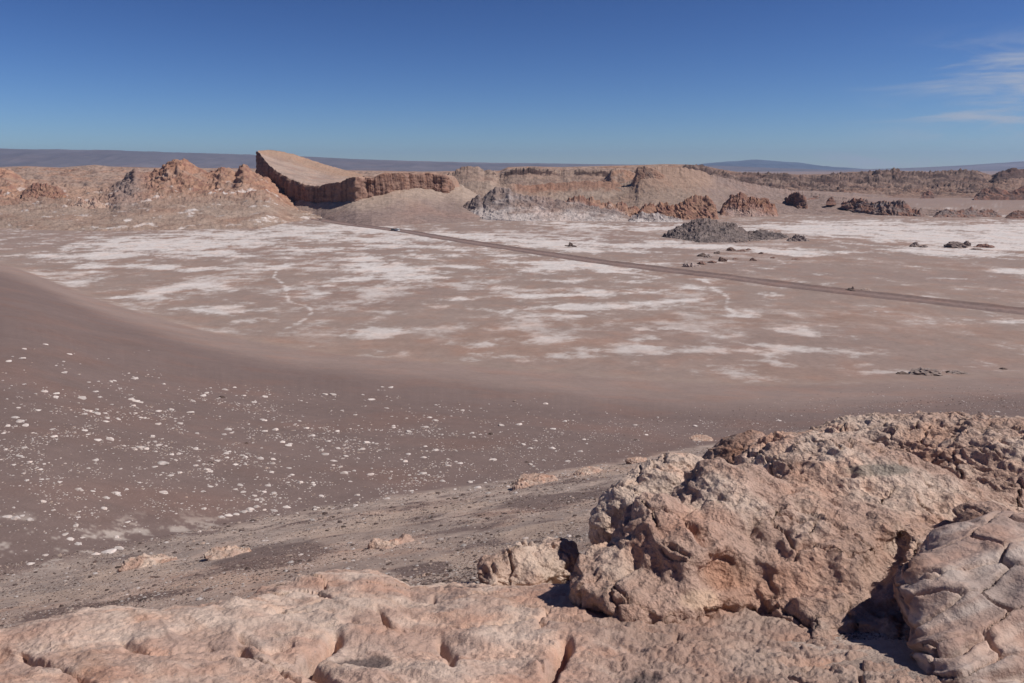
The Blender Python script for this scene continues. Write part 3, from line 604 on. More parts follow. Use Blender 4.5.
wall_obj('cliff', [(318,206,189,900),(320,206,186.5,893),(324,206,184.4,885),(330,204.5,183.6,874),(337,204,182,862),(341,204,182.4,856),(346,203.5,179,848),(353,203,177.2,836),(355.5,202.5,176.8,832),(357,201.8,176.6,835),(361,201,178.3,842),(365,199.5,178,850),(369,199,177.8,850),(374,198,177,852),(378,197.5,175,853),(382,196.5,173,856),(386,194,172.6,862),(395,191,173.4,874),(405,189,172.6,886),(415,188,174.0,898),(425,188,172.4,908),(432,188.5,173.0,915),(436,188,174.4,915),(444,189,174.6,915),(448,190,176.5,928),(451,191,180,940),(454,193,186,950),(457,194,192,955)], .35, M_cliff,
    'long reddish rock wall with vertical flutes right of the tilted slab', 'cliff', thick=34)

# ------------------------------------------------------------------ crags and mounds standing along the valley edge
hill('rock_mound', [(456,213),(460,209),(466,204),(472,200),(476,196.5),(479,195.5),(483,198),(487,194),(492,190),(496,187.3),(500,188),(505,188.5),(509,189),(513,193),(524,195.5),(540,197),(556,199.5),(572,202.5),(590,206),(610,210),(624,214),(630,217.5)], [(456,213.5),(480,218),(520,221.5),(560,222.5),(630,222)], [(456,838),(480,800),(520,772),(630,765)], [(456,845),(500,850),(630,805)], 2.2, 2.4, 8,
     cf(GRY, srgb(150,130,120), DRK, 14, 3, .5, .6), 'long low grey rock mound with a white salt base, below the tan slope', 'rock mound', step=.5, nrow=90)
hill('rock_crag', [(552,210),(562,204),(570,199),(575,196),(580,194.5),(586,199),(592,197),(598,200),(604,204),(610,201),(616,204),(622,202),(628,207),(634,205),(640,210),(648,217)], [(552,219),(648,219.5)], 812, 836, 3.3, 3, 8, cf(ORG, RDB, DRK, 9, 0, .35, .4), 'broken orange crag between the grey mound and the sandy hillside', 'crag', step=.45, flute=(5.0, 4.0, -.9), jag=1.9, conc=False)
hill('rock_mound', [(628,220),(634,216),(642,212.5),(650,214),(658,213),(668,217),(676,218),(684,221)], 222.5, 758, 770, 9.3, 2, 5, cf(srgb(186,174,168), GRY, DRK, 7, 0, .5, .3), 'small whitish salt mound left of the dark grey mound', 'rock mound', step=.4)
hill('rock_crag', [(634,216),(642,207),(650,204),(656,206),(662,202),(668,205),(674,207),(680,203),(686,199),(691,197),(695,195.5),(700,197),(706,196),(710,199),(714,206),(717,214),(719,219)], [(634,219),(719,219)], 800, 822, 6.6, 3.2, 8, cf(ORG * .95, RDB, DRK, 9, 1, 0, .4), 'reddish jagged crag with a low ragged left tail, left of the fluted pair', 'crag', step=.4, flute=(5.0, 4.4, .6), jag=1.9, conc=False)
hill('rock_crag', [(719,214),(723,205),(728,199),(731,195.5),(733,196.5),(737,194),(740,192),(744,193.5),(747,198),(751,197),(756,198.5),(760,197.5),(765,200),(770,202),(774,205),(777,211),(778,216)], [(719,216),(778,216.5)], 848, 872, 4.4, 3.2, 8, cf(RDB, ORG * .85, DRK, 8, 4, .25, .5), 'largest red fluted crag with a pointed left peak, on the valley edge', 'crag', step=.35, flute=(5.0, 5.0, -.8), jag=1.9, conc=False)
hill('rock_crag', [(782,203),(787,198),(791,195),(795,192.6),(799,193),(803,193.5),(806,198),(808,207),(809,210)], [(782,204),(797,210),(809,211)], [(782,1010),(797,950),(809,940)], [(782,1035),(797,975),(809,960)], 5.4, 2.4, 7, cf(RDB, DRK, ORG, 8, 2, 0, .4), 'small dark red twin crag on the sandy slope, right of the largest fluted crag', 'crag', step=.35, flute=(5.0, 5.0, -.6), jag=1.9, conc=False)
hill('rock_crag', [(841,203),(848,200.5),(856,199),(861,197.5),(866,200.5),(874,202),(882,201.5),(890,201.5),(897,201),(904,201.5),(908,205),(912,210),(920,212.5),(926,216)], [(841,206),(860,211),(880,215),(926,217)], [(841,935),(860,900),(880,868),(926,845)], [(841,955),(860,925),(880,895),(926,858)], 7.4, 2.4, 8, cf(RDB * .95, GRY, DRK, 8, 6, 0, .5), 'long dark grey red crag with vertical flutes and a flat top', 'crag', step=.4, flute=(5.0, 5.0, -.4), jag=1.9, conc=False)
hill('rock_crag', [(934,215),(940,211),(948,209.5),(956,211),(964,209.5),(972,208),(980,210.5),(988,209.5),(996,212),(1003,217)], [(934,217),(1003,218.5)], 832, 848, 8.4, 2.2, 7, cf(GRY, RDB, DRK, 8, 8, 0, .6), 'low ragged grey brown crag at the far end of the white flat', 'crag', step=.45, flute=(5, 2, .4))
hill('rock_crag', [(1006,216),(1012,212.5),(1020,211),(1030,212),(1044,210),(1056,213),(1064,218)], 218.5, 812, 826, 1.9, 2.0, 7, cf(RDB * .8, DRK, GRY, 8, 8, 0, .6), 'low dark crag cut by the right edge of the photo', 'crag', step=.5)
hill('rock_crag', [(974,197),(980,192),(986,188),(994,187),(1003,190),(1010,192),(1024,186),(1036,184),(1060,197)], 198, 1290, 1320, 2.9, 4, 12, cf(DRK, RDB, DRK*.7, 12, 8, 0, .6), 'dark red brown crag below the blackish hill at right', 'crag', step=.5)
hill('rock_crag', [(921,196),(925,192),(929,190.5),(932,192),(934,196)], 196.5, 1360, 1370, 2.1, 2, 8, cf(RDB, DRK, None, 8), 'tiny dark knob on the sand below the right badlands', 'crag', step=.4, nrow=24)
hill('rock_crag', [(826,202),(829,198.5),(832,196.8),(834,199),(836,203)], 203, 966, 975, 2.7, 1.6, 5, cf(DRK, RDB, None, 8), 'tiny dark rock standing alone on the sandy slope left of the flat topped crag', 'crag', step=.4, nrow=24)
hill('rock_crag', [(808,198),(813,196.3),(818,195.8),(824,198)], 198.8, 1030, 1042, 2.4, 1.4, 5, cf(RDB, DRK, None, 8), 'low dark ledge on the sandy slope right of the twin crag', 'crag', step=.4, nrow=24)
# dark grey mound in the flat
hill('rock_mound', [(660,239),(666,234),(673,229.5),(680,226.5),(688,223),(694,220.5),(700,219),(706,218.8),(712,219.5),(719,222),(727,223),(735,225),(742,229),(748,233),(755,231.5),(762,230.5),(770,232),(778,233.5),(785,235.5),(790,239)], [(660,239.5),(680,242),(720,244),(760,242.5),(790,240.5)], [(660,590),(700,545),(740,545),(790,575)], [(660,592),(700,606),(790,588)], 3.7, 2.4, 4.5,
     cf(srgb(112,100,97), srgb(134,120,114), srgb(70,62,62), 7, 3, 0, .8), 'dark grey rubbly mound standing in the flat beyond the track', 'rock mound', step=.35, nrow=90)
hill('rock_mound', [(786,241),(790,238),(794,235.8),(799,235),(804,236.5),(807,240),(812,243)], [(786,242.5),(812,245)], 552, 559, 4.9, 1.5, 3, cf(srgb(104,92,90), srgb(140,126,120), None, 5), 'small dark rubble heap just right of the dark grey mound', 'rock mound', step=.35, nrow=40)

# ------------------------------------------------------------------ surface nets for solid rocks
def surface_net(D, org, h):
    s = D < 0
    c = np.zeros(tuple(np.array(D.shape) - 1) + (3,), np.float32); cnt = np.zeros(c.shape[:3], np.float32)
    nx_, ny_, nz_ = c.shape[:3]
    cor = [(i, j, k) for i in (0, 1) for j in (0, 1) for k in (0, 1)]
    sub = {q: D[q[0]:q[0]+nx_, q[1]:q[1]+ny_, q[2]:q[2]+nz_] for q in cor}
    for a in cor:
        for ax in range(3):
            if a[ax] == 0:
                b = list(a); b[ax] = 1; b = tuple(b)
                da, db = sub[a], sub[b]; cr = (da < 0) != (db < 0)
                t = np.where(cr, da / np.where(cr, da - db, 1), 0)
                for q in range(3):
                    c[..., q] += np.where(cr, a[q] + (t if q == ax else 0), 0)
                cnt += cr
    act = cnt > 0
    idx = -np.ones(act.shape, np.int64); idx[act] = np.arange(act.sum())
    ii = np.argwhere(act)
    v = (ii + c[act] / cnt[act][:, None]) * h + org
    F_ = []
    for ax in range(3):
        u, w = (ax + 1) % 3, (ax + 2) % 3
        sl0 = [slice(None)] * 3; sl1 = [slice(None)] * 3
        sl0[ax] = slice(0, -1); sl1[ax] = slice(1, None)
        ed = s[tuple(sl0)] != s[tuple(sl1)]; ins = s[tuple(sl0)]
        e = np.argwhere(ed)
        ok = (e[:, u] > 0) & (e[:, w] > 0) & (e[:, u] < act.shape[u]) & (e[:, w] < act.shape[w]); e = e[ok]
        fl = ins[tuple(e.T)]
        du = np.zeros(3, int); du[u] = 1; dw = np.zeros(3, int); dw[w] = 1
        q = np.stack([idx[tuple((e - du - dw).T)], idx[tuple((e - dw).T)], idx[tuple(e.T)], idx[tuple((e - du).T)]], -1)
        q[~fl] = q[~fl][:, ::-1]
        F_.append(q)
    return v, np.concatenate(F_)
def vnormals(v, f):
    n = np.zeros_like(v)
    fn = np.cross(v[f[:, 2]] - v[f[:, 0]], v[f[:, 3]] - v[f[:, 1]])
    for k in range(4):
        for q in range(3): n[:, q] += np.bincount(f[:, k], fn[:, q], len(v))
    return n / (np.linalg.norm(n, axis=1)[:, None] + 1e-12)
def smin(a, b, k):
    h = np.clip(.5 + .5 * (b - a) / k, 0, 1); return b * (1 - h) + a * h - k * h * (1 - h)
def solid(parts, cuts, h, k, pad=.15, warp=.0, wsc=.5, seed=0, crop=None):
    """parts: (centre, radii, yaw deg, pitch deg, roll deg) ellipsoids; smooth union minus cuts"""
    lo = np.min([np.array(p[0]) - max(p[1]) for p in parts], 0) - pad; hi = np.max([np.array(p[0]) + max(p[1]) for p in parts], 0) + pad
    if crop is not None: lo = np.maximum(lo, crop[0]); hi = np.minimum(hi, crop[1])
    g = [np.arange(lo[i], hi[i], h) for i in range(3)]
    X, Y, Z = [a.astype(np.float32) for a in np.meshgrid(*g, indexing='ij')]
    if warp:
        # cheap warp evaluated on a coarse grid would do; rocks are small enough to do it directly
        w = warp * fbm(X / wsc, Y / wsc, Z / wsc + seed, 2).astype(np.float32)
    else: w = 0
    def ell(p):
        c, r, yaw, pit, rol = p
        a, b, d = R(yaw), R(pit), R(rol)
        Rz = np.array([[math.cos(a), -math.sin(a), 0], [math.sin(a), math.cos(a), 0], [0, 0, 1]])
        Rx = np.array([[1, 0, 0], [0, math.cos(b), -math.sin(b)], [0, math.sin(b), math.cos(b)]])
        Ry = np.array([[math.cos(d), 0, math.sin(d)], [0, 1, 0], [-math.sin(d), 0, math.cos(d)]])
        M = (Rz @ Rx @ Ry).T
        dx, dy, dz = X - c[0], Y - c[1], Z - c[2]
        u = [(M[i, 0] * dx + M[i, 1] * dy + M[i, 2] * dz) / r[i] for i in range(3)]
        q = np.sqrt(u[0]**2 + u[1]**2 + u[2]**2) + 1e-6
        q2 = np.sqrt((u[0]/r[0])**2 + (u[1]/r[1])**2 + (u[2]/r[2])**2) + 1e-6
        return q * (q - 1) / q2
    D = ell(parts[0])
    for p in parts[1:]: D = smin(D, ell(p), k)
    D = D + w
    for p in cuts: D = -smin(-D, ell(p) , .04) if False else np.maximum(D, -(ell(p)))
    D[0], D[-1] = 1, 1; D[:, 0], D[:, -1] = 1, 1; D[:, :, 0], D[:, :, -1] = 1, 1
    return surface_net(D, lo, h)

def subdivide(v, f):
    """split each quad in four, then ease the corners"""
    n = len(v); e = np.concatenate([f[:, [0, 1]], f[:, [1, 2]], f[:, [2, 3]], f[:, [3, 0]]]); e = np.sort(e, 1)
    key = e[:, 0].astype(np.int64) * n + e[:, 1]; u, inv = np.unique(key, return_inverse=True); inv = inv.ravel()
    a, b = u // n, u % n
    em = (v[a] + v[b]) / 2; fc = v[f].mean(1); m = len(f)
    V = np.concatenate([v, em, fc]); E_ = n + inv.reshape(4, m); C_ = n + len(u) + np.arange(m)
    F_ = np.concatenate([np.stack([f[:, 0], E_[0], C_, E_[3]], 1), np.stack([E_[0], f[:, 1], E_[1], C_], 1), np.stack([C_, E_[1], f[:, 2], E_[2]], 1), np.stack([E_[3], C_, E_[2], f[:, 3]], 1)])
    for _ in range(2):
        ctr = V[F_].mean(1); acc = np.zeros_like(V); cnt = np.bincount(F_.ravel(), minlength=len(V)).astype(float)
        for q in range(3): acc[:, q] = np.bincount(F_.ravel(), np.repeat(ctr[:, q], 4), len(V))
        V = .4 * V + .6 * acc / cnt[:, None]
    return V, F_
PINK = srgb(186, 156, 140); PALE = srgb(209, 185, 168); BRN = srgb(158, 127, 112); OXR = srgb(172, 138, 118); COOL = srgb(170, 152, 142)
def rock_color(v, n, seed, pale=.3, brown=.4, cool=.2):
    x, y, z = v.T
    a = fbm(x / .8, y / .8, z / .8 + seed, 4); b = fbm(x / .25, y / .25, z / .25 + seed, 4); c_ = fbm(x / .5 + 9, y / .5, z / .5 + seed, 3)
    c = mixc(PINK, PALE, sst(.25 - pale, .7 - pale, a + .3 * b))
    c = mixc(c, BRN, sst(.45 - brown, .9 - brown, c_ + .3 * b))
    c = mixc(c, COOL, sst(.45 - cool, .8 - cool, b + .4 * a) * .7)
    return c
def rock_thing(name, parts, cuts, h, k, seed, lab, cat, amp=.05, sc=.35, crag=1.0, pale=.3, brown=.4, cool=.2, mat=None, colf=None, warp=.03, crop=None, dispf=None, **kw):
    v, f = subdivide(*solid(parts, cuts, h * 2, k, warp=warp, seed=seed, crop=crop))
    n = vnormals(v, f); x, y, z = v.T
    if dispf is not None: d = dispf(x, y, z, n)
    else:
        d = amp * fbm(x / sc, y / sc, z / sc + seed, 3)
        wx, wy, wz = [q + .07 * fbm(x / .22 + i * 7, y / .22, z / .22, 3) for i, q in enumerate((x, y, z))]
        soft = sst(-.35, .25, fbm(x / .9, y / .9, z / .9 + seed + 3, 2))          # smoother and rougher stretches
        d += crag * (.065 * (billow(wx / .36, wy / .36, wz / .30 + seed, 4, .55) - .45))
        f1, f2 = worley(wx / .12, wy / .12, wz / .10, seed=int(seed * 7) % 50)
        d += crag * (-.030 * (f1 - .45)) * (.3 + soft)
        f1, f2 = worley(wx / .05, wy / .05, wz / .045, seed=int(seed * 5) % 50)
        d += crag * (-.018 * (f1 - .45)) * soft
        for p in cuts: d = d * (1 - .9 * np.exp(-(((x - p[0][0]) / (p[1][0] * 1.15)) ** 2 + ((y - p[0][1]) / (p[1][1] * 1.3)) ** 2 + ((z - p[0][2]) / (p[1][2] * 1.2)) ** 2) ** 2))
        f1, f2 = worley(wx / .42 + 3, wy / .42, (wz + .4 * wx) / .26, seed=11); d -= crag * .055 * sst(.07, .0, f2 - f1) * sst(-.1, .15, fbm(x / .7, y / .7, z / .7 + 8, 2)); d += crag * .05 * (f1 - .5)
        w2 = (wz + .35 * wx) / .16
        d += crag * .05 * (ridged(wx / .9, wy / .9, w2, 3, .55) - .35) * (1 - .5 * soft)    # tilted ledges
    v2 = v + n * d[:, None]
    n2 = vnormals(v2, f)
    c = colf(v2, n2) if colf else rock_color(v2, n2, seed, pale, brown, cool)
    me = mesh_np(name, v2, f, c)
    return obj(name, me, mat or M_rock, label=lab, category=cat, **kw)

# bedrock ledge under the camera
br = []
for px, q, Y in [(-500,650,5.0),(0,632,5.2),(50,622,5.3),(110,613,5.5),(160,613,5.6),(200,609,5.7),(240,603,5.9),(262,592,6.3),(289,580,6.9),(319,570,7.2),(345,568,7.3),(366,569,7.2),(390,577,6.9),(410,588,6.6),(440,584,6.6),(470,582,6.4),(520,586,6.2),(580,590,6.0),(650,590,5.9),(760,590,5.9),(900,590,5.6),(1024,580,5.6),(1300,560,5.6)]:
    br.append((px, [(900, 1.35), (800, 2.0), (735, 2.65), (690, 3.3), (650 if q < 625 else q + 24, 4.05 if q < 625 else 4.3), (q + (5 if q < 600 else 3), Y - .7), (q, Y), (q + 12, Y + .35), (q + 70, Y + .8)]))
def pocket(px, T, b):
    """gravel filled hollows in the bedrock"""
    u = np.zeros_like(px)
    for (p, t, rx, rt) in [(366, 3.74, 34, .11), (455, 5.3, 26, .4), (640, 3.2, 24, .2)]:
        u = np.maximum(u, np.exp(-(((px - p + 16 * b) / rx) ** 2 + ((T - t + .25 * b) / rt) ** 2)))
    return sst(.35, .6, u + .25 * b)
CRACKS = [([(336,640),(320,654),(306,664),(318,674),(334,692)], 4.5, .16), ([(566,652),(553,668),(547,692)], 5, .14), ([(440,640),(452,652),(450,668)], 4, .07), ([(240,640),(262,652),(290,648)], 3, .05), ([(804,668),(858,667),(864,692)], 2.2, .07), ([(120,640),(150,655),(210,652)], 3, .04), ([(20,655),(60,668),(90,692)], 3, .05)]
def bed_d(x, y, z, T, px):
    b = fbm(x / .35, y / .35, 5.2, 4)
    d = .085 * fbm(x / 1.1, y / 1.1, 1, 4)
    wx = x + .12 * fbm(x / .5, y / .5, 2, 3); wy = y + .12 * fbm(x / .5, y / .5, 5, 3)
    d = d + .03 * (billow(wx / .5, wy / .7, 4.1, 4, .5) - .4)
    d = d + .035 * (ridged((wx + .8 * wy) / .35, (wy - .5 * wx) / 1.6, 2.1, 4, .5) - .3)   # flow-like folds
    f1, f2 = worley(wx / .9, wy / .6, z * 0 + 3.3)
    cr = sst(.05, .0, f2 - f1) * sst(.0, .25, fbm(x / 1.0, y / 1.0, 6.6, 3))
    d = d - .07 * cr
    qx_, qy_ = proj(x, y, z); qx_ = qx_ + 5 * b; qy_ = qy_ + 4 * fbm(x / .2, y / .2, 15.2, 3)
    for pts, w_, dp in CRACKS:
        dm = np.full(x.shape, 99.0)
        for (ax, ay), (bx, by) in zip(pts[:-1], pts[1:]):
            t_ = np.clip(((qx_ - ax) * (bx - ax) + (qy_ - ay) * (by - ay)) / ((bx - ax) ** 2 + (by - ay) ** 2), 0, 1)
            dm = np.minimum(dm, np.hypot(qx_ - ax - t_ * (bx - ax), qy_ - ay - t_ * (by - ay)))
        d = d - dp * np.exp(-(dm / w_) ** 2)
    k = pocket(px, T, b)
    d = d * (1 - .6 * k) - .025 * k
    d = d + sst(560, 640, px) * .04 * (billow(wx / .16, wy / .16, 7.1, 4, .6) - .4)
    fine = .010 * ridged(x / .06, y / .06, 3, 3, .6) + .018 * fbm(x / .12, y / .12, 9, 4, .6)
    return (d + fine) * sst(8.2, 7.2, T)
def bed_c(x, y, z, T, px, n):
    a = fbm(x / .9, y / .9, 2.2, 4); b = fbm(x / .35, y / .35, 5.2, 4); s = fbm((x + .8 * y) / .22, (y - .5 * x) / 1.1, 8.2, 4)
    c = mixc(PINK, PALE, sst(-.15, .3, a + .35 * b)); c = mixc(c, OXR * 1.05, sst(.10, .45, s + .2 * b) * .55)
    c = mixc(c, PALE * 1.04, sst(.12, .4, -s + .2 * a) * .6)
    c = mixc(c, COOL, sst(.15, .5, fbm(x / .5, y / .5, 4.7, 4)) * .5)
    c = mixc(c, srgb(152, 128, 116), sst(540, 640, px + 40 * a) * .6)
    c = mixc(c, srgb(118, 102, 96), pocket(px, T, b))
    return c
relief_obj('bedrock', br, np.concatenate([np.arange(-500, -10, 3), np.arange(-10, 1034, 1.0), np.arange(1034, 1300, 3)]), 520, M_bed, bed_d, bed_c, 'lin', kind='structure', zadd=lambda px, T: -1.3 * (sst(1120, 1300, px) + sst(-320, -500, px)))

# main outcrop
def E(px, py, Y, r, yaw=0, pit=0, rol=0): return (P(px, py, Y), r, yaw, pit, rol)
MAIN = [
 E(640, 590, 5.0, (.42, .50, .16), 0, -8, 4),          # overhanging front lobe
 E(600, 580, 5.1, (.20, .30, .13), 0, -6, 0),
 E(690, 560, 5.3, (.50, .60, .34), 0, 0, 10),
 E(665, 535, 5.6, (.30, .40, .22), 0, 0, 10),
 E(735, 520, 5.9, (.50, .60, .42), 0, 0, 0),            # hump
 E(725, 505, 6.1, (.28, .40, .30), 0, 0, 0),
 E(790, 560, 5.5, (.75, .80, .42), 10, 0, 0),
 E(850, 590, 5.1, (.80, .70, .36), 0, 0, 0),
 E(840, 510, 6.6, (.90, 1.1, .62), 20, 0, 0),
 E(900, 540, 6.0, (1.0, 1.0, .50), 0, 0, 0),
 E(790, 474, 7.5, (.42, .55, .28), 0, 0, 0),
 E(905, 466, 8.3, (1.3, 1.0, .50), 10, 0, 0),
 E(1000, 492, 7.4, (1.2, 1.3, .58), 0, 0, 0),
 E(1010, 446, 8.2, (.62, .6, .28), 0, 0, 0),
 E(1100, 520, 6.6, (1.4, 1.6, .7), 0, 0, 0),
 E(960, 590, 5.0, (.8, .7, .30), 0, 0, 0),
 E(1250, 520, 6.9, (1.6, 1.8, .8), 0, 0, 0),
 E(882, 664, 4.05, (.44, .34, .15), 0, 0, 0),
 E(850, 636, 4.5, (.42, .38, .16), 0, 0, 0),
]
CUTS = [E(727, 578, 4.70, (.23, .34, .15), -25, 0, -8), E(872, 628, 4.02, (.26, .30, .20), 0, 0, -25), E(885, 560, 4.9, (.10, .5, .10), -35, 0, 0)]
def main_col(v, n):
    c = rock_color(v, n, 3.1, .35, .3, .15); px, py = proj(v[:, 0], v[:, 1], v[:, 2])
    b = fbm(v[:, 0] / .3, v[:, 1] / .3, v[:, 2] / .3, 3)
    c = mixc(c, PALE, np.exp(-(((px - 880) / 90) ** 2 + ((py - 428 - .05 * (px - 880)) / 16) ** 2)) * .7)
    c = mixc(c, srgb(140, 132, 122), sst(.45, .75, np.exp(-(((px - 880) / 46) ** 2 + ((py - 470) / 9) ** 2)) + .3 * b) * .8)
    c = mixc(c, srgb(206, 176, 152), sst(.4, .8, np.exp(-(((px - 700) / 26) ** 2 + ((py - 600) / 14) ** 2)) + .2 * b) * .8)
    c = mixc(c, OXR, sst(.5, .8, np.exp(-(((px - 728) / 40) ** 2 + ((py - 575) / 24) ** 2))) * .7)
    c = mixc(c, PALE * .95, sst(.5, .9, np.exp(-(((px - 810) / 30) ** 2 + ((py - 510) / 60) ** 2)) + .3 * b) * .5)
    return c
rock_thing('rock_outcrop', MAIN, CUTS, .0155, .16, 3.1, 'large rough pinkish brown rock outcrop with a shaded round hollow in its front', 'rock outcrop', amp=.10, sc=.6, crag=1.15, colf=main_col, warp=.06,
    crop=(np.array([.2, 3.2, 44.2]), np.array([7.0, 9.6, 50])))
# pale boulder behind its left shoulder
def lean(seed, h=1): return None
rock_thing('boulder', [E(628, 512, 6.7, (.26, .34, .26), 0, 0, 20), E(655, 490, 6.9, (.30, .36, .24), 20, 0, -20), E(675, 475, 7.3, (.30, .34, .18), 0, 0, 0), E(608, 528, 6.6, (.17, .24, .20), 0, 0, 0)], [], .014, .06, 5.2,
    'pale cream angular boulder leaning on the left shoulder of the large outcrop', 'boulder', amp=.10, sc=.4, crag=.8, pale=.75, brown=.1, cool=.3)
rock_thing('boulder', [E(637, 541, 5.75, (.17, .18, .12), 0, 0, 15)], [], .011, .05, 6.6,
    'small smooth pale boulder resting on the outcrop just above the overhanging lobe', 'boulder', amp=.03, crag=.35, pale=.7, brown=.1)
rock_thing('boulder', [E(738, 456, 8.0, (.34, .40, .20), 0, 0, -28), E(722, 466, 8.0, (.20, .30, .14), 0, 0, -20)], [], .014, .06, 8.6,
    'brown pointed boulder with a smooth lit side at the back of the outcrop', 'boulder', amp=.05, crag=.5, pale=.1, brown=.7)
rock_thing('boulder', [E(524, 568, 6.5, (.32, .36, .16), 0, 0, 0), E(556, 562, 6.7, (.24, .34, .15), 0, 0, 0), E(492, 574, 6.3, (.14, .2, .12), 0, 0, 0)], [], .012, .06, 7.9,
    'low knobbly pinkish ledge rock left of the overhanging lobe', 'boulder', amp=.07, crag=1.0, pale=.45, brown=.3)
# smooth layered rock at the right edge
def slab_d(x, y, z, n):
    wx = x + .08 * fbm(x / .4, y / .4, z / .4, 3); wz = z + .06 * fbm(x / .5 + 3, y / .5, z / .5, 3)
    w = wz * .9 - .30 * wx + .35 * y                     # bedding planes
    lay = fbm(wx / 1.6, y / 1.6, w / .10, 3, .6); st = ridged(wx / 1.4 + 4, y / 1.4, w / .05 + 7, 3, .6)
    f1, f2 = worley((wx + .3 * y) / .55, (y - .3 * wx) / .30, w / .16, seed=4)
    d = .055 * (f1 - .5) - .045 * sst(.08, .0, f2 - f1) + .05 * lay + .012 * st + .10 * fbm(x / .55, y / .55, z / .55 + 4, 4) + .008 * fbm(x / .05, y / .05, z / .05, 4)
    for off, wd, dp in ((.02, .014, .13), (.14, .007, .05), (.33, .008, .07), (-.12, .007, .05), (-.26, .012, .10)):
        d = d - dp * np.exp(-(((w - (w.mean() + off) + .04 * fbm(x / .3, y / .3, z / .3 + off * 9, 3)) / wd) ** 2)) * sst(-.12, .1, fbm(x / .5, y / .5, z / .5 + off * 20, 2))
    return d
def slab_c(v, n):
    x, y, z = v.T; w = z * .9 - .30 * x + .35 * y
    s = fbm(x / 1.2, y / 1.2, w / .07, 4); a = fbm(x / .5, y / .5, z / .5, 4)
    c = mixc(srgb(172, 148, 136), srgb(190, 173, 162), sst(-.15, .3, s)); c = mixc(c, srgb(152, 134, 127), sst(.05, .4, a) * .6)
    px, py = proj(x, y, z)
    return mixc(c, OXR * .8, sst(926, 900, px + 26 * s) * .8)
rock_thing('boulder', [E(1040, 622, 4.10, (.66, .85, .30), -14, 10, 12), E(968, 634, 3.9, (.30, .50, .18), -24, 10, 18), E(1070, 585, 4.7, (.66, .70, .34), 0, 0, 10), E(1150, 640, 3.9, (.9, .9, .45), 0, 0, 0), E(1040, 705, 3.4, (.52, .46, .18), -14, 0, 12), E(925, 606, 4.25, (.13, .26, .09), 0, 0, 24)], [], .0115, .22, 9.9,
    'smooth pale layered rock with long cracks in the lower right corner', 'boulder', mat=M_slab, dispf=slab_d, colf=slab_c, warp=.04)
rock_thing('boulder', [E(988, 524, 5.2, (.20, .26, .11), 0, 0, 0), E(1014, 534, 5.1, (.16, .2, .10), 0, 0, 0)], [], .012, .05, 2.4,
    'rounded brown rock perched above the layered rock near the right edge', 'boulder', amp=.04, crag=.6, pale=.1, brown=.6)

# ------------------------------------------------------------------ stones
def ico(sub):
    import bmesh
    bm = bmesh.new(); bmesh.ops.create_icosphere(bm, subdivisions=sub, radius=1)
    v = np.array([q.co[:] for q in bm.verts]); f = np.array([[w.index for w in q.verts] for q in bm.faces]); bm.free(); return v, f
def stone_shape(sub, seed, flat=.55, jag=.35):
    v, f = ico(sub); x, y, z = v.T
    r = 1 + jag * 1.6 * fbm(x * 1.1 + seed * 3.7, y * 1.1, z * 1.1 + seed, 3)
    v = v * r[:, None]
    # chip planes
    rr = np.random.default_rng(int(seed * 100))
    for _ in range(5):
        d = rr.normal(size=3); d /= np.linalg.norm(d); s = v @ d; lim = .72
        v = v - np.maximum(s - lim, 0)[:, None] * d * .9
    v[:, 2] *= flat
    return v, f
C_PALE = srgb(208, 196, 189); C_MID = srgb(176, 156, 144); C_DARK = srgb(92, 78, 72)
stone_meshes = []
for i in range(8):
    v, f = stone_shape(3, i + 1.5, .5 + .1 * (i % 3))
    c = C_PALE * (1 + .12 * fbm(*(v * 1.5).T, 3))[:, None]
    me = mesh_np('stone', v, f, c, smooth=False); me.materials.append(M_stone); stone_meshes.append(me)
dark_meshes = []
for i in range(3):
    v, f = stone_shape(3, i + 21.5, .75); me = mesh_np('stone', v, f, C_DARK * np.ones((len(v), 1)), smooth=False); me.materials.append(M_stone); dark_meshes.append(me)
# depth at which the ground is met along a view direction, from a table of the ground's own height
_ga = np.linspace(-.9, .9, 900); _gy = np.geomspace(3, 420, 1300)
_GA, _GY = np.meshgrid(_ga, _gy); _GZ = ground_z(_GA * _GY, _GY); _GS = (_GZ - CH) / _GY
_GM = np.maximum.accumulate(_GS, axis=0)
def ground_hit(px, py):
    px = np.asarray(px, float); sl_ = slope(py); v = (341.5 - np.asarray(py, float)) / F
    a = (px - 512) / F / (cP + v * sP); j = np.clip(np.round((a + .9) / 1.8 * 899).astype(int), 0, 899)
    out = np.zeros(px.shape)
    for q in range(len(px)): out[q] = _gy[min(np.searchsorted(_GM[:, j[q]], sl_[q]), 1299)]
    return out
def density(px, py):
    """where stones lie thickest on the slope"""
    d = np.exp(-((py - 455) / 62) ** 2) * np.interp(px, [-80, 0, 60, 250, 420, 560, 760, 1100], [.5, .55, .8, 1, 1, .8, .5, .4])
    top = np.interp(px, [0, 60, 200, 320, 450, 640, 1024], [318, 330, 350, 372, 385, 398, 395]); d = d * sst(top, top + 45, py)
    return d * (.12 + 1.5 * sst(-.1, .3, fbm(px / 45, py / 12, 3.3, 4, .65)))
def clear_px(px, py):               # stay off the nearer knoll and rocks
    lim = np.interp(px, [-80, 0, 150, 300, 450, 600, 740, 860, 1024], [590, 572, 545, 515, 496, 474, 448, 428, 414])
    return py < lim
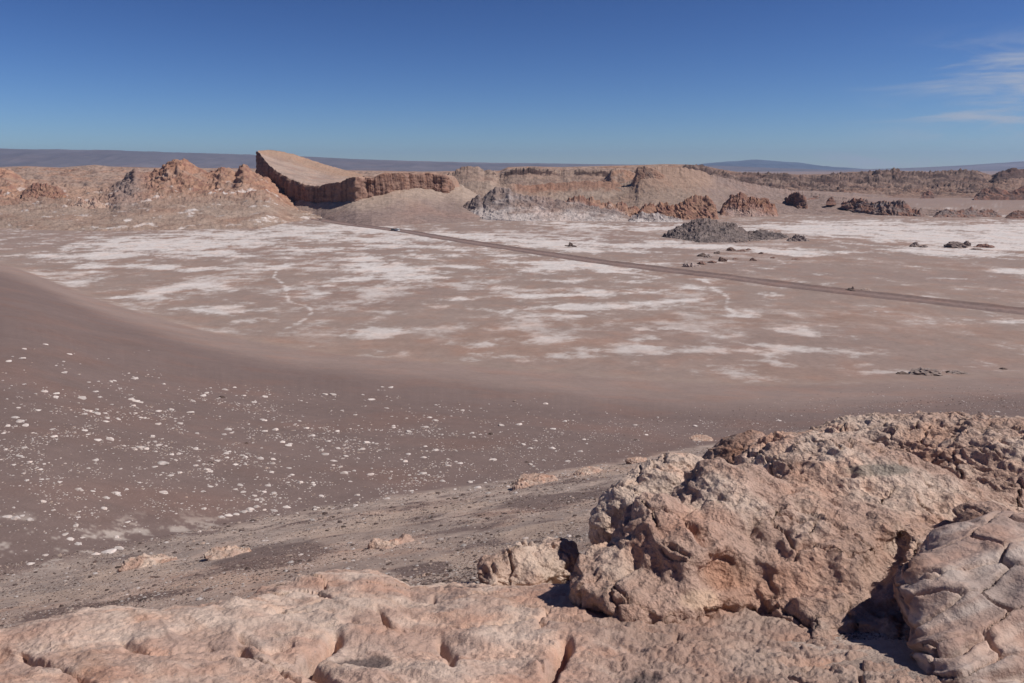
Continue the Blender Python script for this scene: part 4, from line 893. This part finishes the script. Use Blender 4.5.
big = [(82,399,9),(95,392,8),(8,362,7),(15,418,9),(20,422,10),(44,392,7),(87,411,6),(100,398,6),(132,400,8),(136,402,7),(134,379,7),(140,403,6),(90,412,6),(55,398,7),(22,359,6),(110,440,8),(97,441,7),(162,464,11),(154,467,7),(140,448,8),(146,449,7),
 (180,424,6),(158,425,6),(197,434,5),(288,446,7),(290,444,5),(260,459,8),(273,460,6),(325,455,8),(334,461,6),(370,475,9),(390,388,6),(344,474,7),(423,474,8),(478,488,9),(470,483,6),(493,460,8),(519,425,7),(435,421,6),(408,455,7),(405,462,6),(300,483,6),
 (115,494,9),(117,495,8),(163,493,9),(16,520,10),(8,517,9),(30,521,8),(22,516,7),(78,490,6),(135,450,5),(250,510,9),(257,508,7),(228,516,9),(236,515,8),(222,518,7),(243,513,7),(274,511,7),(287,508,7),(108,553,14),(119,549,10),(96,555,8),(70,540,9),(78,545,8),(64,536,7),(45,556,6),(30,565,7),
 (203,492,6),(210,487,6),(268,486,7),(240,486,7),(190,413,7),(254,403,6),(244,396,5),(262,420,6),(228,430,6),(64,373,6),(24,349,5),(70,355,5),(325,395,5),(448,466,6),(552,449,6),(568,462,6),(530,449,5),(580,452,5),(501,426,6),(350,482,5),(357,496,6),(390,479,5)]
cand_px = rng.uniform(-90, 1080, 90000); cand_py = rng.uniform(318, 590, 90000)
keep = (rng.uniform(size=90000) < .8 * density(cand_px, cand_py)) & clear_px(cand_px, cand_py)
cpx, cpy = cand_px[keep], cand_py[keep]
siz = np.clip(1.25 + rng.pareto(3.2, len(cpx)) * 1.25, 1.1, 6.0) * np.interp(cpx, [0, 450, 700, 1024], [1.1, 1.0, .75, .7])
bpx = np.array([b[0] for b in big], float); bpy_ = np.array([b[1] for b in big], float); bsz = np.array([b[2] for b in big], float)
order = np.argsort(-siz); nb_ = 300 - len(big)
ind = order[:nb_]; rest = order[nb_:]
ipx = np.concatenate([bpx, cpx[ind]]); ipy = np.concatenate([bpy_, cpy[ind]]); isz = np.concatenate([bsz, siz[ind]])
iY = ground_hit(ipx, ipy)
special = {0: 'broad pale stone at the upper left of the stony sand slope', 17: 'large blocky cream stone low on the left of the sand slope', 36: 'white stone just beyond the gravel bank, left of the pale boulder', 58: 'largest pale flat rock at the lower left where sand meets gravel'}
def put_stone(me, px, py, Y, w, rz, st, flat, name='stone'):
    z = CH + Y * slope(py); x = xof(px, Y, z); x, Y = float(x), float(Y)
    z = float(ground_z(np.array([x]), np.array([Y]))[0]); r = w * Y / F / 2 / .93
    o = bpy.data.objects.new(name, me); COL.objects.link(o)
    o.location = (x, Y, z + r * .05 * flat); o.scale = (r * st, r, r * flat); o.rotation_euler = (random.uniform(-.15, .15), random.uniform(-.15, .15), rz)
    return o
for i in range(len(ipx)):
    dark = (i > len(big) and rng.uniform() < .05)
    o = put_stone(random.choice(dark_meshes if dark else stone_meshes), ipx[i], ipy[i], iY[i], isz[i] * .86, random.uniform(-.5, .5) + (math.pi if random.random() < .5 else 0), random.uniform(1.0, 1.4), random.uniform(.6, 1.15))
    o['category'] = 'stone'; o['group'] = 'dark stones scattered on the sand slope' if dark else 'pale stones scattered on the sand slope'
    o['label'] = 'small dark stone lying among the pale stones on the brown sand slope' if dark else 'small pale stone lying loose on the brown sand slope'
    if i in special: o['label'] = special[i]; del o['group']
def scatter(name, px, py, w, Y, protos, cols, mat=None, flat=(.4, .8), label=None, sink=.1):
    """many small stones as one mesh"""
    VV, FF, CC = [], [], []; off = 0
    z = CH + Y * slope(py); x = xof(px, Y, z); gz = ground_z(x, Y)
    for k, (v, f) in enumerate(protos):
        s = np.arange(k, len(px), len(protos))
        if not len(s): continue
        r = w[s] * Y[s] / F / 2
        an = rng.uniform(0, 6.28, len(s)); st = rng.uniform(.9, 1.5, len(s)); fl = rng.uniform(*flat, len(s))
        vx = v[None, :, 0] * (r * st)[:, None]; vy = v[None, :, 1] * r[:, None]; vz = v[None, :, 2] * (r * fl)[:, None]
        ca, sa = np.cos(an)[:, None], np.sin(an)[:, None]
        V = np.stack([x[s][:, None] + vx * ca - vy * sa, Y[s][:, None] + vx * sa + vy * ca, gz[s][:, None] + vz + (r * sink)[:, None]], -1).reshape(-1, 3)
        VV.append(V); FF.append((f[None] + (np.arange(len(s)) * len(v))[:, None, None] + off).reshape(-1, 3)); off += len(V)
        cc = cols[rng.choice(len(cols), len(s))] * rng.uniform(.8, 1.15, (len(s), 1)); CC.append(np.repeat(cc, len(v), 0))
    me = mesh_np(name, np.concatenate(VV), np.concatenate(FF), np.concatenate(CC), smooth=False)
    return obj(name, me, mat or M_stone, kind='stuff', label=label)
protos = [stone_shape(1, i + 40.5, .7, .3) for i in range(10)]
rpx, rpy, rw = cpx[rest], cpy[rest], siz[rest]
scatter('small_stones', rpx, rpy, rw, ground_hit(rpx, rpy), protos, np.array([C_PALE, C_PALE, C_MID, C_PALE, C_MID * .8]), label='small pale stones strewn over the sand slope')
# fine grit along the lower slope on the right
n = 16000
qx = rng.uniform(380, 1080, n); qy = rng.uniform(372, 480, n)
k = clear_px(qx, qy) & (rng.uniform(size=n) < sst(0, 1, (qy - np.interp(qx, [380, 640, 860, 1024], [440, 410, 385, 376])) / 22) * np.interp(qx, [380, 560, 800], [.2, .6, 1]) * (.35 + sst(-.2, .3, fbm(qx / 60, qy / 12, 8, 3))))
qx, qy = qx[k], qy[k]
scatter('grit', qx, qy, rng.uniform(.5, 1.5, len(qx)), ground_hit(qx, qy), protos, np.array([C_MID * .8, C_MID, C_PALE, C_DARK, SAND * .7, C_PALE]), label='fine gravel on the lower slope at the right')
# gravel over the bank in front
n = 230000
qx = rng.uniform(-60, 1000, n); qy = rng.uniform(405, 640, n)
k = ~clear_px(qx, qy + 6); qx, qy = qx[k], qy[k]
gY = ground_hit(qx, qy); k = gY < 120; qx, qy, gY = qx[k], qy[k], gY[k]
gx = xof(qx, gY, CH + gY * slope(qy)); dn = .25 + sst(-.3, .3, fbm(gx / 2.4, gY / 2.4, 2.5, 3)); k = rng.uniform(size=len(qx)) < dn; qx, qy, gY = qx[k], qy[k], gY[k]
wv = np.clip(.9 + rng.pareto(3.6, len(qx)) * 1.4, .8, 8) * np.clip(12 / gY, .8, 1.5)
scatter('gravel', qx, qy, wv, gY, protos, np.array([C_PALE * .9, C_MID, C_MID * .8, C_DARK, SAND * .75, CRUST, SAND * .6]), label='loose gravel on the bank below the bedrock')

LEDGES = [(384, 548, .26, .30, .13, 'rugged little rock knob sticking out of the gravel bank in front of the sand'), (402, 543, .2, .3, .09, 'low pale rock fin right behind the rugged knob in the gravel bank'),
 (150, 566, .9, .8, .10, 'low tan rock dome in the gravel bank at the left'), (230, 556, .7, .6, .07, 'flat pale crust patch right of the low tan rock dome'),
 (540, 484, 1.3, 1.6, .34, 'dark crumbling ledge along the top of the gravel bank'), (590, 474, 1.1, 1.4, .34, 'crumbling brown ledge nearer the pale boulder on top of the gravel bank'), (640, 462, 1.0, 1.2, .30, 'crumbling ledge just behind the pale boulder'),
 (700, 440, 1.6, 2.0, .3, 'low tan rock lump on the bank behind the outcrop, left of its pointed boulder')]
for i, (px, py, rx, ry, rz, lb) in enumerate(LEDGES):
    Y = float(ground_hit([px], [py])[0]); c0 = (float(xof(px, Y, CH + Y * slope(py))), Y, float(CH + Y * slope(py)) - rz * .25)
    rr = np.random.default_rng(i + 60)
    prt = [(c0, (rx, ry, rz), rr.uniform(-30, 30), 0, rr.uniform(-8, 8))] + [((c0[0] + rr.uniform(-.8, .8) * rx, c0[1] + rr.uniform(-.5, .5) * ry, c0[2] + rr.uniform(-.2, .3) * rz), (rx * rr.uniform(.3, .6), ry * rr.uniform(.3, .6), rz * rr.uniform(.6, .9)), rr.uniform(-60, 60), 0, rr.uniform(-15, 15)) for _ in range(4)]
    h_ = .02 if rx < .5 else .04
    rock_thing('rock_ledge', prt, [], h_, .05, 20.3 + i, lb, 'rock', amp=.12 * min(1, rx * 2), sc=.5, crag=1.3 if rx < .5 else 1.9, pale=.4, brown=.3)

# ------------------------------------------------------------------ lone rocks out on the flat
def flat_rock(px, py, w, h, seed, col, lab, cat='rock', spire=0, name='rock'):
    Y = float(yfloor(py)); x = float(xof(px, Y, 0.0)); r = w * Y / F / 2; hh = .68 * h * Y / F
    v, f = stone_shape(4, seed, 1.0, .55)
    x_, y_, z_ = v.T
    v = v * (1 + .6 * (ridged(x_ * 2.6, y_ * 2.6, z_ * 2 + seed, 4, .6) - .3))[:, None]
    v[:, 2] = np.maximum(v[:, 2], -.15); v[:, :2] *= (1.25 - .35 * np.clip(v[:, 2:3], 0, 1))
    if spire: v[:, 2] += spire * np.exp(-((v[:, 0] / .22) ** 2 + (v[:, 1] / .3) ** 2)) * (v[:, 2] > 0)
    v = v * np.array([r, r * .8, hh / (1 + spire * .8)])
    c = (col * .6 + .4 * FLOOR) * (1 + .3 * fbm(*(v / max(r, .1) * 2).T, 3))[:, None]
    o = obj(name, mesh_np(name, v, f, c, smooth=False), M_far2, label=lab, category=cat)
    o.location = (x, Y, float(ground_z(np.array([x]), np.array([Y]))[0]) + hh * .05)
    return o
M_far2 = earth_mat('flat_rock', var=((.4, .2), (2, .2)), bump=((1.2, .2, 4),))
flat_rock(570.5, 246.3, 4, 5, 1.2, C_DARK * .7, 'blackish upright rock standing alone on the white flat beyond the track')
flat_rock(574.8, 246.8, 3.4, 1.8, 2.2, C_DARK, 'low dark rock at the right foot of the upright rock on the white flat')
flat_rock(566.8, 245.9, 3, 1.2, 2.9, C_DARK, 'flat dark rock at the left foot of the upright rock on the white flat')
flat_rock(852.5, 291.2, 9, 6, 3.2, C_DARK * .55, 'black peaked rock pile beside the track on the right', spire=1.2)
flat_rock(864, 292, 9, 4, 4.2, C_MID, 'pale pinkish rock just right of the black peaked rock pile')
grey = srgb(140, 128, 122)
flat_rock(915, 246.4, 9, 4.5, 5.2, grey, 'low grey rock patch on the white flat, leftmost of a row')
flat_rock(923, 247.2, 7, 2.5, 5.7, grey, 'flat pale grey rock beside the leftmost grey rock on the white flat')
flat_rock(956.5, 247.2, 17, 7, 6.2, srgb(118, 106, 102), 'rough dark grey rock hump in the middle of the row on the white flat')
flat_rock(967, 246.2, 6, 5, 6.7, srgb(118, 106, 102), 'small grey rock touching the right end of the rough hump')
flat_rock(984, 247.5, 13, 4.2, 7.2, srgb(150, 108, 94), 'low reddish rock at the right end of the row on the white flat')
flat_rock(976, 249.8, 9, 1.8, 7.7, srgb(120, 104, 98), 'thin dark rock in front of the low reddish rock')
reds = [(702,256.5,6,4,C_DARK),(708,257.2,7,3,grey),(717,253.8,5,3,C_DARK),(731,250.8,6,4,RDB*.5),(742,251.2,7,2.2,RDB),(748.5,250.2,5,2,RDB),(722,261.6,7,4.5,RDB*.4),(753,261,5,3.4,RDB*.6),(760.5,254,4,2,RDB*.6),(773,258.4,4,2,RDB),(702,264,8,3,RDB),(690,266.5,12,5.5,srgb(180,165,158)),(712,262.8,6,2.4,RDB),(735,259.5,4,1.8,RDB),(796,259.6,7,1.8,RDB)]
red_lab = ['dark rock at the left end of the reddish rock cluster by the track','grey rock touching the dark left end of the rock cluster','small dark rock between the grey rock and the red peak of the cluster','dark peaked rock highest up in the reddish rock cluster','long low red rock right of the highest peak in the cluster','small red rock beside the long low red rock','blackest rock in the middle front of the reddish cluster','small dark brown rock right of the blackest rock in the cluster','flat dark rock on the right side behind the cluster','small red rock far right in the cluster','low reddish ridge right of the whitish mound by the track','whitish mound nearest the track at the left of the rock cluster','small reddish rock just left of the blackest rock','tiny red rock in the middle of the rock cluster','thin red rock farthest right of the cluster']
for i, ((px, py, w, h, c), lb) in enumerate(zip(reds, red_lab)): flat_rock(px, py, w, h, 10.2 + i, c, lb)
for i, (px, py, w, h, lb) in enumerate([(927,375,26,6,'long low grey rubble patch on the brown flat beyond the rock outcrop'),(903,375.5,9,2,'small dark rubble left of the long low grey rubble patch'),(958,375.5,16,2.2,'thin pale rubble right of the long low grey rubble patch'),(1003,371,6,2,'small dark stone on the brown flat near the right edge')]):
    flat_rock(px, py, w, h, 30.2 + i, grey if i in (0, 2) else C_DARK, lb)
for i, (px, py, w, h, lb) in enumerate([(313,213.5,3,3,'tiny dark boulder on the sand left of the track below the tilted slab'),(321,220,3.5,1.6,'tiny dark rock beside the track below the tilted slab'),(355,224,3.4,1.6,'tiny brown rock beside the track under the long wall')]):
    flat_rock(px, py, w, h, 50.2 + i, C_DARK, lb)

# ------------------------------------------------------------------ two vehicles on the track
def paint(name, col, rough=.4, metal=0):
    m = bpy.data.materials.new(name); m.use_nodes = True; b = m.node_tree.nodes['Principled BSDF']
    n = m.node_tree.nodes.new('ShaderNodeTexNoise'); n.inputs['Scale'].default_value = 3; r = m.node_tree.nodes.new('ShaderNodeMix'); r.data_type = 'RGBA'
    m.node_tree.links.new(n.outputs[0], r.inputs['Factor']); r.inputs['A'].default_value = (*col, 1); r.inputs['B'].default_value = (*[min(1, q * .85 + .02) for q in col], 1)
    m.node_tree.links.new(r.outputs['Result'], b.inputs['Base Color']); b.inputs['Roughness'].default_value = rough; b.inputs['Metallic'].default_value = metal
    return m
M_white = paint('white_paint', (.75, .75, .74)); M_dark = paint('dark_paint', (.03, .03, .035)); M_glass = paint('window_glass', (.02, .025, .03), .1); M_tyre = paint('tyre_rubber', (.02, .02, .02), .9); M_rim = paint('wheel_rim', (.4, .4, .4), .35, .8); M_lamp = paint('lamp_lens', (.7, .68, .6), .2)
def loft_profile(name, prof, w0, w1, mat, parent, z_split=1.1, bev=.06):
    """side profile (y,z) extruded across x, narrower above the beltline"""
    import bmesh
    bm = bmesh.new(); L_, R_ = [], []
    for (y, z) in prof:
        w = w0 if z <= z_split else w1
        L_.append(bm.verts.new((-w, y, z))); R_.append(bm.verts.new((w, y, z)))
    bm.faces.new(L_); bm.faces.new(R_[::-1])
    for i in range(len(prof)):
        j = (i + 1) % len(prof); bm.faces.new((L_[j], L_[i], R_[i], R_[j]))
    bmesh.ops.recalc_face_normals(bm, faces=bm.faces)
    bmesh.ops.bevel(bm, geom=list(bm.edges), offset=bev, segments=2, affect='EDGES')
    me = bpy.data.meshes.new(name); bm.to_mesh(me); bm.free()
    return obj(name, me, mat, parent)
def vehicle(name, loc, heading, mat, lab, cat, van):
    root = bpy.data.objects.new(name, None); COL.objects.link(root); root.location = loc; root.rotation_euler = (0, 0, heading)
    root['label'] = lab; root['category'] = cat; root['group'] = 'vehicles on the dirt track'
    if van:
        prof = [(-2.5, .45), (-2.5, 1.0), (-2.2, 1.25), (-1.55, 2.05), (-1.3, 2.2), (2.35, 2.2), (2.5, 2.0), (2.5, .45)]; ws = 2.2; top = 2.05; gl = [(-1.5, 1.25), (-1.05, 1.98), (2.3, 1.98), (2.35, 1.25)]
    else:
        prof = [(-2.3, .5), (-2.3, .95), (-1.2, 1.1), (-.6, 1.72), (1.9, 1.75), (2.25, 1.15), (2.3, .5)]; ws = 2.0; top = 1.7; gl = [(-.85, 1.13), (-.5, 1.62), (1.8, 1.65), (2.05, 1.15)]
    b = loft_profile('body', prof, .95, .85, mat, root)
    loft_profile('side_window', gl, .875, .875, M_glass, root, bev=.02)
    fy = [(-2.2, 1.28), (-1.56, 2.03), (-1.66, 2.03), (-2.3, 1.28)] if van else [(-1.2, 1.13), (-.62, 1.68), (-.72, 1.68), (-1.3, 1.13)]
    loft_profile('windscreen', fy, .78, .78, M_glass, root, bev=.015)
    ry = [(2.5, 1.2), (2.5, 1.9), (2.54, 1.9), (2.54, 1.2)] if van else [(2.2, 1.2), (1.92, 1.66), (2.0, 1.66), (2.3, 1.2)]
    loft_profile('rear_window', ry, .7, .7, M_glass, root, bev=.01)
    import bmesh
    def cyl(r, d, m, n, par, x, y, z):
        bm = bmesh.new(); bmesh.ops.create_cone(bm, segments=24, radius1=r, radius2=r, depth=d, cap_ends=True)
        bmesh.ops.bevel(bm, geom=[e for e in bm.edges], offset=.02, segments=1, affect='EDGES')
        for q in bm.verts: q.co = (q.co.z + x, q.co.y + y, q.co.x + z)
        me = bpy.data.meshes.new(n); bm.to_mesh(me); bm.free(); return obj(n, me, m, par)
    for sx in (-1, 1):
        for sy in (-1.5, 1.5):
            w = cyl(.36, .26, M_tyre, 'wheel', root, sx * .86, sy, .36); cyl(.21, .03, M_rim, 'rim', w, sx * 1.0, sy, .36)
        h = loft_profile('headlight', [(-2.53 if van else -2.33, .72), (-2.53 if van else -2.33, .9), (-2.45 if van else -2.25, .9), (-2.45 if van else -2.25, .72)], .16, .16, M_lamp, root, bev=.015)
        h.location.x = sx * .68
    return root
for px, py, mt, lab, van, name, cat in [(393.2, 231.2, M_dark, 'small dark car on the dirt track, the left one of two vehicles', False, 'parked_car', 'car'), (397.6, 231.6, M_white, 'white van on the dirt track beside the dark car', True, 'parked_van', 'van')]:
    Y = float(yfloor(py)); i = int(np.argmin(np.hypot(cys - Y, cxs - xof(px, Y, 0.0))))
    x = float(xof(px, Y, 0.0)); gz = float(ground_z(np.array([x]), np.array([Y]))[0]) + .2
    vehicle(name, (x, Y, gz), math.atan2(tx[i], -ty[i]), mt, lab, cat, van)

# ------------------------------------------------------------------ haze
v = np.array([[x, y, z] for x in (-26000, 26000) for y in (-1500, 24500) for z in (-30, 520)], float)
f = np.array([[0, 1, 3, 2], [4, 6, 7, 5], [0, 4, 5, 1], [2, 3, 7, 6], [0, 2, 6, 4], [1, 5, 7, 3]])
hm = bpy.data.materials.new('haze'); hm.use_nodes = True; t = hm.node_tree; t.nodes.clear()
ho = N(t, 'ShaderNodeOutputMaterial'); pv = N(t, 'ShaderNodeVolumePrincipled'); t.links.new(pv.outputs[0], ho.inputs['Volume'])
pv.inputs['Color'].default_value = (.50, .68, 1.0, 1); pv.inputs['Density'].default_value = 3.4e-5; pv.inputs['Anisotropy'].default_value = .2
obj('haze', mesh_np('haze', v, f, smooth=False), hm, kind='stuff', label='thin bluish haze in the far air')
